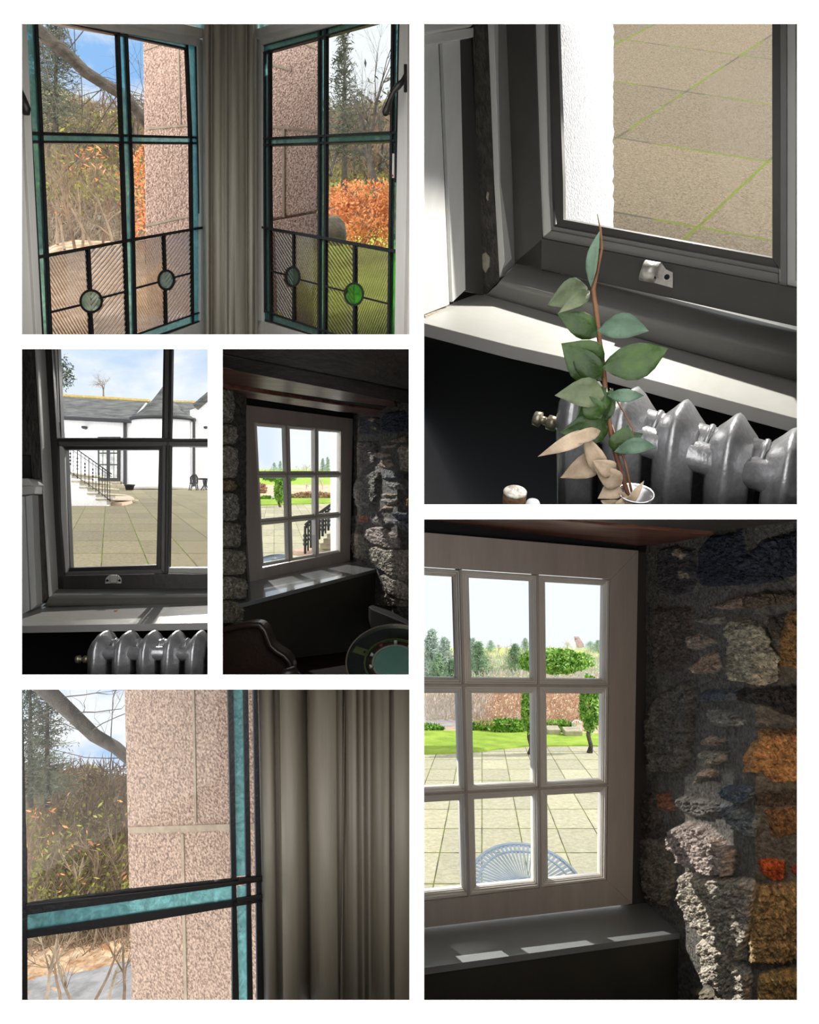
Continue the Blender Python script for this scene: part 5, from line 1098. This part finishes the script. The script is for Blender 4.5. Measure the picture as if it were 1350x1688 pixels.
stems_on(G_F, (700, 1148, 800, 1186), 3200, .014, .0006, hazet, 'pale grey scrub on the far river bank at the left')
stems_on(G_F, (780, 1140, 1000, 1196), 2600, .014, .0006, redtw, 'russet scrub on the near river bank')
R.seed(33)
for x, y, w, h, lb in ((700, 1203, 32, 5, 'low green ground cover at the left end of the lawn'), (800, 1203, 26, 10, 'low glossy shrub left of the near ivy tree'), (838, 1207, 30, 18, 'mounded glossy shrub beside the near ivy tree'), (919, 1207, 26, 16, 'glossy shrub left of the white garden seat')):
    b = onF(x, y); s_ = b.y/FO; clump('evergreen_shrub', b+V((0, 0, h*s_*.5)), w*s_, w*s_*.5, h*s_*.7, int(60*w), .055, ivy, lb, 'shrub')
for x, y, w, h, lb, nn in ((874, 1243, 15, 104, 'ivy-clad tree trunk behind the second glazing bar', 2600), (972, 1241, 17, 104, 'ivy-clad tree trunk at the right of the cream window', 3000)):
    b = onF(x, y); s_ = b.y/FO; t = clump('ivy_tree', b+V((0, 0, (h*.5+28)*s_)), w*s_, w*s_*.8, h*.48*s_, nn, .034, ivy, lb, 'tree', fill=.4)
    build('trunk', M().tube([b, b+V((.02, 0, 12*s_)), b+V((-.02, 0, 28*s_)), b+V((0.02, 0, h*s_))], [5*s_, 3.6*s_, 3.4*s_, 2*s_], 10), bark, t, smooth=True)
b = onF(930, 1243); s_ = b.y/FO
clump('ivy_hedge', b+V((0, .6, 138*s_)), 66*s_, .4, 20*s_, 7000, .036, ivy, 'broad ivy mass joining the two ivy trees at the top', 'hedge', fill=.2)
def seat(b, s_, label):
    t = thing('garden_chair', label, 'chair', b); u = 24*s_
    build('seat', M().box(b+V((0, 0, .42*u)), (.6*u, .3*u, .05*u)), white, t); m = M()
    for k in range(6): m.tube([b+V(((-.3+.12*k)*u, .12*u, .42*u)), b+V(((-.3+.12*k)*u, .15*u, (.9+.12*math.sin(k*.63))*u))], .02*u, 5)
    m.tube([b+V((-.32*u, .15*u, .85*u)), b+V((-.1*u, .15*u, 1.02*u)), b+V((.12*u, .15*u, 1.02*u)), b+V((.32*u, .15*u, .85*u))], .035*u, 6); build('backrest', m, white, t)
    for dx, dy in ((-.27, -.12), (.27, -.12), (-.27, .12), (.27, .12)): build('leg', M().tube([b+V((dx*u, dy*u, .42*u)), b+V((dx*u*1.1, dy*u, 0))], .03*u, 6), white, t)
seat(onF(951, 1213), onF(951, 1213).y/FO, 'ornate white garden chair beside the right ivy tree')
for x0, x1, y, lb in ((903, 924, 1212.5, 'low pale stone bench at the edge of the lawn'), (932, 960, 1215, 'low pale stone edging by the white chair')):
    a, b = onF(x0, y), onF(x1, y); tag(build('stone_bench', M().prism([a, b, b+V((0, 0, .10)), a+V((0, 0, .10))], (0, .25, 0)), stp), lb, 'bench')
b = onF(953, 1071); s_ = b.y/FO; ht = thing('cottage', 'far cottage with a brown pitched roof and chimney on the skyline', 'cottage', b)
build('wall', M().prism([b+V((-9*s_, 0, 0)), b+V((8*s_, 0, 0)), b+V((8*s_, 0, 5*s_)), b+V((-2*s_, 0, 5*s_)), b+V((-5.5*s_, 0, 10*s_)), b+V((-9*s_, 0, 5*s_))], (0, 3, 0)), whiteh, ht)
build('roof', M().prism([b+V((-3*s_, -.3, 4.5*s_)), b+V((9*s_, -.3, 4.5*s_)), b+V((7*s_, 1.5, 12*s_)), b+V((-1*s_, 1.5, 12*s_))], (0, .4, .4)), pm('brown_tile_roof', (.22, .15, .13), (.34, .25, .22), 3, .9), ht)
build('chimney', M().box(b+V((1*s_, 1.5, 13.5*s_)), (2*s_, .8, 4*s_)), MATS['brown_tile_roof'], ht)
# round slatted metal table just under the window
def disc_table(c, rx, ry, Y, name, label, nsl):
    """round garden table, its top a ring with radial slats"""
    t = thing(name, label, 'table', c-V((0, 0, .5))); X_, D_ = V((1, 0, 0)), V((0, .96, .18)).normalized(); blu = pm('pale_blue_metal', (.20, .26, .34), (.28, .34, .42), 10, .35, metal=.2)
    m = M(); seg = 72
    def rg(r0, r1, z0, z1):
        vs = []
        for k in range(seg):
            a = k*2*math.pi/seg; e = X_*math.cos(a)*rx+D_*math.sin(a)*ry; vs += [c+e*r0+V((0, 0, z1)), c+e*r1+V((0, 0, z1)), c+e*r1+V((0, 0, z0)), c+e*r0+V((0, 0, z0))]
        m.add(vs, [(k*4+e, k*4+(e+1) % 4, ((k+1) % seg)*4+(e+1) % 4, ((k+1) % seg)*4+e) for k in range(seg) for e in range(4)])
    rg(.955, 1, -.012, .004); rg(.80, .83, -.006, .002); rg(.22, .25, -.006, .002)
    build('rim', m, blu, t, smooth=False); m = M()
    for k in range(nsl):
        a = k*2*math.pi/nsl; e = X_*math.cos(a)*rx+D_*math.sin(a)*ry; w = (X_*-math.sin(a)*rx+D_*math.cos(a)*ry)*(1.55/nsl)
        p0, p1 = c+e*.24, c+e*.97; m.prism([p0-w*.3, p0+w*.3, p1+w, p1-w], (0, 0, -.004))
    build('slats', m, blu, t); build('pedestal', M().tube([c, c-V((0, 0, .5))], .02, 10), gut, t); return t
disc_table(P(868, 1466, 4.05), .36, .42, 0, 'garden_table', 'round slatted metal garden table below the middle panes of the cream window', 70)

keep_within(SEEN, 690, 848, 1327+60, 1660+60); SEEN = names()
# ================================================================== D: the nine-pane window seen whole, with chair and drum table
WD = upright(392, 2.85, 582, 3.42); nD = WD.n
nine_pane('window_7', 'small view of the cream nine-pane window under dark beams', WD, [(392.5, 666), (582, 690.4), (577, 924.3), (412, 960.5)], [(418.8, 694.4), (564.3, 709.8), (562.6, 911), (433, 936.7)],
          [((423.3, 434.8), (466.8, 473.3)), ((477.5, 483), (515.8, 517.6)), ((525, 526), (558.8, 556.8))],
          [((702, 713.5), (776.5, 776.5)), ((788, 786.8), (855.8, 843.2)), ((866.8, 852.6), (930, 905.5))], .55)
SD_ = pl3(P(412, 960, 2.84), P(577, 924, 3.40), P(402, 993, 2.38))
struct('trim_15', M().prism([SD_.at(*p) for p in [(400, 961), (412, 959), (577, 922), (588, 922), (626, 934), (625.5, 936.5), (402.7, 993.5), (392, 995), (397, 965)]], -SD_.n*.016), greyS, 'glossy grey sill with sun patches under the small view of the window', bevel=.0015)
q1, q0 = SD_.at(625.5, 936.5)-SD_.n*.016, SD_.at(395, 994.5)-SD_.n*.016
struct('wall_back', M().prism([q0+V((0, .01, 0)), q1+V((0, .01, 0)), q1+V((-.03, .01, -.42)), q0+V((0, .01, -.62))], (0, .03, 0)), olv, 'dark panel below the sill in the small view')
struct('wall_back', M().quad(WD, [(360, 640), (600, 660), (600, 694), (360, 668)], 0, -.04).quad(WD, [(360, 660), (395, 660), (414, 970), (360, 970)], -.0, -.04).quad(WD, [(580, 660), (606, 660), (600, 940), (575, 940)], 0, -.04), MATS['sooty_recess'])
# beams and ceiling boards
facebeam('trim_16', [(360, 639), (369, 639), (560, 668), (655, 680), (640, 686), (557, 678.5), (372, 650.5), (360, 648)], [2.3, 2.3, 2.75, 3.0, 3.15, 2.95, 2.5, 2.5], (0, 0, .06), 'lower red varnished lintel over the small window')
facebeam('trim_17', [(360, 606), (372, 608), (564, 644.5), (650, 662), (655, 672), (564, 661), (367, 631), (360, 630)], [2.05, 2.05, 2.3, 2.5, 2.7, 2.55, 2.3, 2.3], (0, 0, .07), 'upper red varnished beam catching the window light')
facebeam('trim_18', [(360, 584), (560, 622), (680, 648), (680, 668), (564, 643), (360, 606)], [1.95, 2.15, 2.3, 2.35, 2.3, 2.05], (0, .05, .07), 'dark ceiling beam above the two red ones', pm('smoked_oak', (.012, .008, .007), (.04, .028, .022), 8, .6, .3, 30))
facebeam('ceiling', [(350, 560), (690, 560), (690, 646), (560, 619), (350, 580)], [1.8, 1.8, 2.2, 2.1, 1.9], (0, 0, .06), 'dark boarded ceiling', MATS['smoked_oak'])
facebeam('wall_back', [(360, 630), (367, 631), (564, 661), (655, 673), (655, 681), (560, 668), (369, 640), (360, 640)], [2.32, 2.32, 2.7, 2.9, 3.05, 2.9, 2.5, 2.5], (0, .03, 0), None, MATS['sooty_recess'])
# stone on both sides
def mapD(p): return (607.6+.53*(p[0]-1112), 733+.402*(p[1]-1015))
SD2 = [([mapD(p) for p in poly], c, h) for poly, c, h in STONES]
def YD(x, y): return 3.44-(x-580)*(.75/75) if x < 655 else 2.69-(x-655)*.003
stonewall('wall_right', 582, 660, 684, 1034, .8, YD, lambda x: V((-.8, -.6, 0)) if x < 655 else V((-.3, -.95, 0)), .018, SD2, (.14, .132, .115), rub, 'rough rubble stone wall right of the small window', mp=.47)
SL = []
for k, (y0, y1, xr, c) in enumerate([(640, 700, 384, (.4, .38, .33)), (700, 735, 388, (.5, .46, .38)), (735, 790, 390, (.55, .5, .42)), (790, 812, 387, (.48, .34, .22)), (812, 860, 392, (.5, .47, .42)), (860, 905, 395, (.45, .41, .34)), (905, 950, 402, (.5, .46, .36)), (950, 990, 405, (.52, .48, .38)), (990, 1030, 400, (.4, .36, .28))]):
    SL.append(([(355, y0+2), (374, y0), (xr-3, y0+4), (xr, (y0+y1)/2), (xr-4, y1-3), (355, y1-1)], c, 1.6))
stonewall('wall_left', 358, 640, 406, 1034, .8, lambda x, y: 2.35+(x-365)*.004-max(0, (y-850))*.0004, lambda x: V((.75, -.65, 0)), .020, SL, (.12, .11, .09), rub, 'rough stone reveal left of the small window', mp=.5)
struct('floor', M().prism([P(360, 1100, 2.4), P(690, 1060, 2.9), P(690, 1130, 1.7), P(360, 1130, 1.7)], (0, 0, -.02)), pm('dark_red_floor', (.010, .004, .003), (.022, .009, .007), 6, .95, spec=.05, stretch=(1, 6, 1)), 'dark reddish floor of the stone room')
facebeam('baseboard_back', [(607.6, 999), (620, 995), (690, 1030), (690, 1036), (612, 1004)], [2.55, 2.75, 2.2, 2.15, 2.5], (0, 0, -.3), 'dark ledge under the stone wall', pm('black_ledge', (.005, .0045, .004), rough=.8, spec=.1))
# leather chair at the lower left
leather = pm('brown_leather', (.022, .012, .009), (.045, .026, .019), 3, .36, .06, 90, coat=.2)
ch = thing('leather_armchair', 'dark brown leather armchair back in front of the panel below the sill', 'armchair', P(410, 1112, 2.0))
op = [(352, 1043), (372, 1034), (395, 1029), (412, 1026.5), (428, 1027.5), (436, 1036), (441, 1050), (446, 1062), (456, 1071), (468, 1078), (477, 1088), (481, 1102), (483, 1125)]
m = M(); build('backrest', M().prism([P(x, y+2, 2.02) for x, y in op]+[P(352, 1125, 2.02)], (0, .10, 0)), leather, ch, bevel=.012, bseg=3)
build('piping', M().tube([P(x, y+3.5, 2.0) for x, y in op], .010, 10), leather, ch, smooth=True)
build('seam', M().tube([P(x-2, y+8.5, 2.005) for x, y in op[1:]], .0016, 6), pm('leather_seam', (.012, .007, .005)), ch, smooth=True)
c2 = thing('leather_armchair', 'rolled arm of a second leather armchair at the bottom edge', 'armchair', P(478, 1140, 1.9))
build('arm', M().tube([P(458, 1122, 1.85), P(470, 1112, 1.85), P(482, 1108.5, 1.86), P(489, 1116, 1.88), P(492, 1128, 1.9)], [.012, .016, .018, .016, .012], 12), leather, c2, smooth=True)
# glass-topped drum table
Yt = 1.92; tc_ = P(651, 1092, Yt); rx = 81/FO*Yt; UX, UD = V((1, .0, .0)), V((0, .80, .60)).normalized(); AX = UX.cross(UD).normalized()
dt = thing('drum_table', 'round glass-topped table over a rope-tensioned drum beside the stone wall', 'table', tc_-AX*.45)
def ringD(r0, r1, z0, z1, seg=96, cen=None):
    m = M(); vs = []; cc_ = cen or tc_
    for k in range(seg):
        a = k*2*math.pi/seg; e = UX*math.cos(a)+UD*math.sin(a); vs += [cc_+e*r0*rx+AX*z1, cc_+e*r1*rx+AX*z1, cc_+e*r1*rx+AX*z0, cc_+e*r0*rx+AX*z0]
    return m.add(vs, [(k*4+e, k*4+(e+1) % 4, ((k+1) % seg)*4+(e+1) % 4, ((k+1) % seg)*4+e) for k in range(seg) for e in range(4)])
brass = pm('tarnished_brass', (.30, .30, .10), (.44, .42, .18), 20, .35, metal=.7); redm = pm('red_lacquer', (.16, .02, .02), rough=.35); pal = pm('bleached_leather', (.45, .44, .38), rough=.6)
build('glass_top', M().lathe(tc_, AX, [(rx*.985, .004), (rx*.985, .010)], 96, ex=UX), glass('table_glass', (.9, .97, .95), .10), dt)
build('rim', ringD(.972, 1.0, -.004, .012), pm('copper_edge', (.42, .32, .24), (.55, .5, .45), 4, .25, metal=.7), dt)
build('base_top', M().lathe(tc_, AX, [(rx*.97, -.022), (rx*.97, -.004)], 96, ex=UX), pm('black_table_board', (.010, .010, .010), (.03, .03, .03), 9, .5, .2, 30), dt)
build('brass_band', ringD(.60, .635, -.004, .003), brass, dt)
for ang in (158, 40):
    e = UX*math.cos(math.radians(ang))+UD*math.sin(math.radians(ang)); w = e.cross(AX)*.012
    st_ = build('brass_strap', M().prism([tc_+e*rx*.62-w, tc_+e*rx*.62+w, tc_+e*rx*.92+w, tc_+e*rx*.92-w], AX*.003), brass, dt); build('screw', M().lathe(tc_+e*rx*.68+AX*.003, AX, [(.004, 0), (.003, .002)], 10), blackw, st_)
build('drum_hoop', ringD(.475, .505, -.003, .0025), redm, dt); build('drum_hoop', ringD(.425, .47, -.003, .0015), pal, dt)
build('drum_skin', M().lathe(tc_, AX, [(rx*.42, -.003), (rx*.42, .0005)], 64, ex=UX), pm('teal_drum_skin', (.20, .34, .30), (.34, .50, .45), 4, .45), dt)
for k in range(10):
    a = k*2*math.pi/10+.3; e = UX*math.cos(a)+UD*math.sin(a); build('rope_ear', M().tube([tc_+e*rx*.46+AX*.004, tc_+e*rx*.53+AX*.008], [.0045, .0065], 8), pal if k % 3 else redm, dt, smooth=True)
# outdoors of D
G_D = ext_view(772, 452, .20, .0009, 5.0, 925, 1, 0, 0, 'D', None, None, 0, 0)
G_D.sheet('ground', [(405, 945), (575, 945), (575, 829), (520, 830), (470, 832), (405, 834)], pavF, label='pale terrace in the small view')
band(G_D, 'lawn', [(405, 822), (575, 820)], [(405, 834), (470, 832.5), (575, 829)], lawnF, .02, 'lawn in the small view')
band(G_D, 'ground', [(405, 798), (575, 798)], [(405, 824), (575, 823)], heath, -.02, 'straw bank in the small view')
band(G_D, 'field', [(405, 773.6), (575, 773.6)], [(405, 799), (575, 799)], lawnF, -.02, 'green field in the small view')
onD = lambda x, y: G_D.pt(x, y)
R.seed(51)
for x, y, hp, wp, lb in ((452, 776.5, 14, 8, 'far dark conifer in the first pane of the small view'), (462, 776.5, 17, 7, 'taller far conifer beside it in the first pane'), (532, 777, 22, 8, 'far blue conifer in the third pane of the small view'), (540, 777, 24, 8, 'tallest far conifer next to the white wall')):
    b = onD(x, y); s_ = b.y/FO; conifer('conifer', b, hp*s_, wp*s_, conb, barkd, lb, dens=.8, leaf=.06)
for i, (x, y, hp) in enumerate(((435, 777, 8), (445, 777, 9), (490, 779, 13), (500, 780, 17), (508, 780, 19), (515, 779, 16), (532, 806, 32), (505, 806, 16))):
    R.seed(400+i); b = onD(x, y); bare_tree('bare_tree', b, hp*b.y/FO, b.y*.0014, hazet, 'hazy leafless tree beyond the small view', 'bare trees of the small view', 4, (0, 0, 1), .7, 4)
R.seed(52)
b = onD(462, 836); s_ = b.y/FO; t = clump('ivy_tree', b+V((0, 0, 28*s_)), 10*s_, 8*s_, 22*s_, 2400, .03, ivy, 'ivy-clad tree in the small view of the window', 'tree', fill=.4); build('trunk', M().tube([b, b+V((-.05, 0, 12*s_)), b+V((0, 0, 30*s_))], [2.2*s_, 1.6*s_, 1.2*s_], 8), bark, t)
clump('ivy_hedge', b+V((-8*s_, 0.4, 52*s_)), 34*s_, .3, 8*s_, 2000, .03, ivy, 'ivy mass at the top of the tree in the small view', 'hedge', fill=.2)
for x, y, w, h, mt_, lb in ((440, 824, 12, 4, ivy, 'low green shrub by the white chair in the small view'), (428, 812, 12, 12, redtw, 'reddish leafless bush in the small view'), (515, 822, 34, 8, redtw, 'long russet hedge in the small view'), (483, 822, 6, 5, ivy, 'small green bush beside the russet hedge')):
    b2 = onD(x, y); s_ = b2.y/FO; clump('garden_shrub', b2+V((0, 0, h*s_*.5)), w*s_, w*s_*.3, h*s_*.75, int(90*w), .05, mt_, lb, 'shrub')
b2 = onD(450, 825); seat(b2, b2.y/FO*.42, 'tiny white garden chair under the ivy tree of the small view')
struct('wall_right', M().prism([P(544.5, 690, 4.6), P(580, 690, 4.4), P(580, 930, 4.4), P(545, 930, 4.6)], (.05, .3, 0)), whiteh, 'bright white outside wall at the right of the small view')
disc_table(P(453, 925, 3.9), .108, .155, 0, 'garden_table', 'round slatted metal garden table in the small view', 60)
st2 = thing('garden_staircase', 'stone garden steps beside the white wall in the small view', 'staircase', P(530, 905, 5.2))
for k, (x, y) in enumerate(((521, 905), (527, 896), (533, 888), (539, 880))):
    Y = 5.3-k*.05; build('tread', M().prism([P(x, y, Y), P(560, y, Y), P(560, y+9, Y), P(x, y+9, Y)], (0, .3, 0)), stp, st2, bevel=.004)
a0 = G_D.pt(505, 908); build('landing', M().lathe(G_D.pt(512, 912), G_D.n, [(.14, 0), (.14, .03)], 32), pk, st2)
r2 = thing('iron_railing', 'black iron railing on the garden steps in the small view', 'railing', P(507, 915, 5.2))
build('handrail', M().tube([P(503, 866, 5.1), P(518, 852, 5.1), P(546, 832, 5.1)], .012, 6).tube([P(503, 871, 5.1), P(546, 838, 5.1)], .007, 6), gut, r2)
for k in range(9):
    x = 503+k*4.8; y0 = 867-k*4.0; m = M().tube([P(x, y0, 5.1), P(x, y0+46-k*.8, 5.1)], .007 if k % 2 else .010, 6)
    if k % 2 == 0:
        for f in (.35, .5, .65): m.lathe(P(x, y0+46*f, 5.1), (0, 0, 1), [(.003, -.03), (.018, 0), (.003, .03)], 8)
    build('baluster', m, gut, r2, smooth=True)
keep_within(SEEN, 360, 567, 683, 1120)
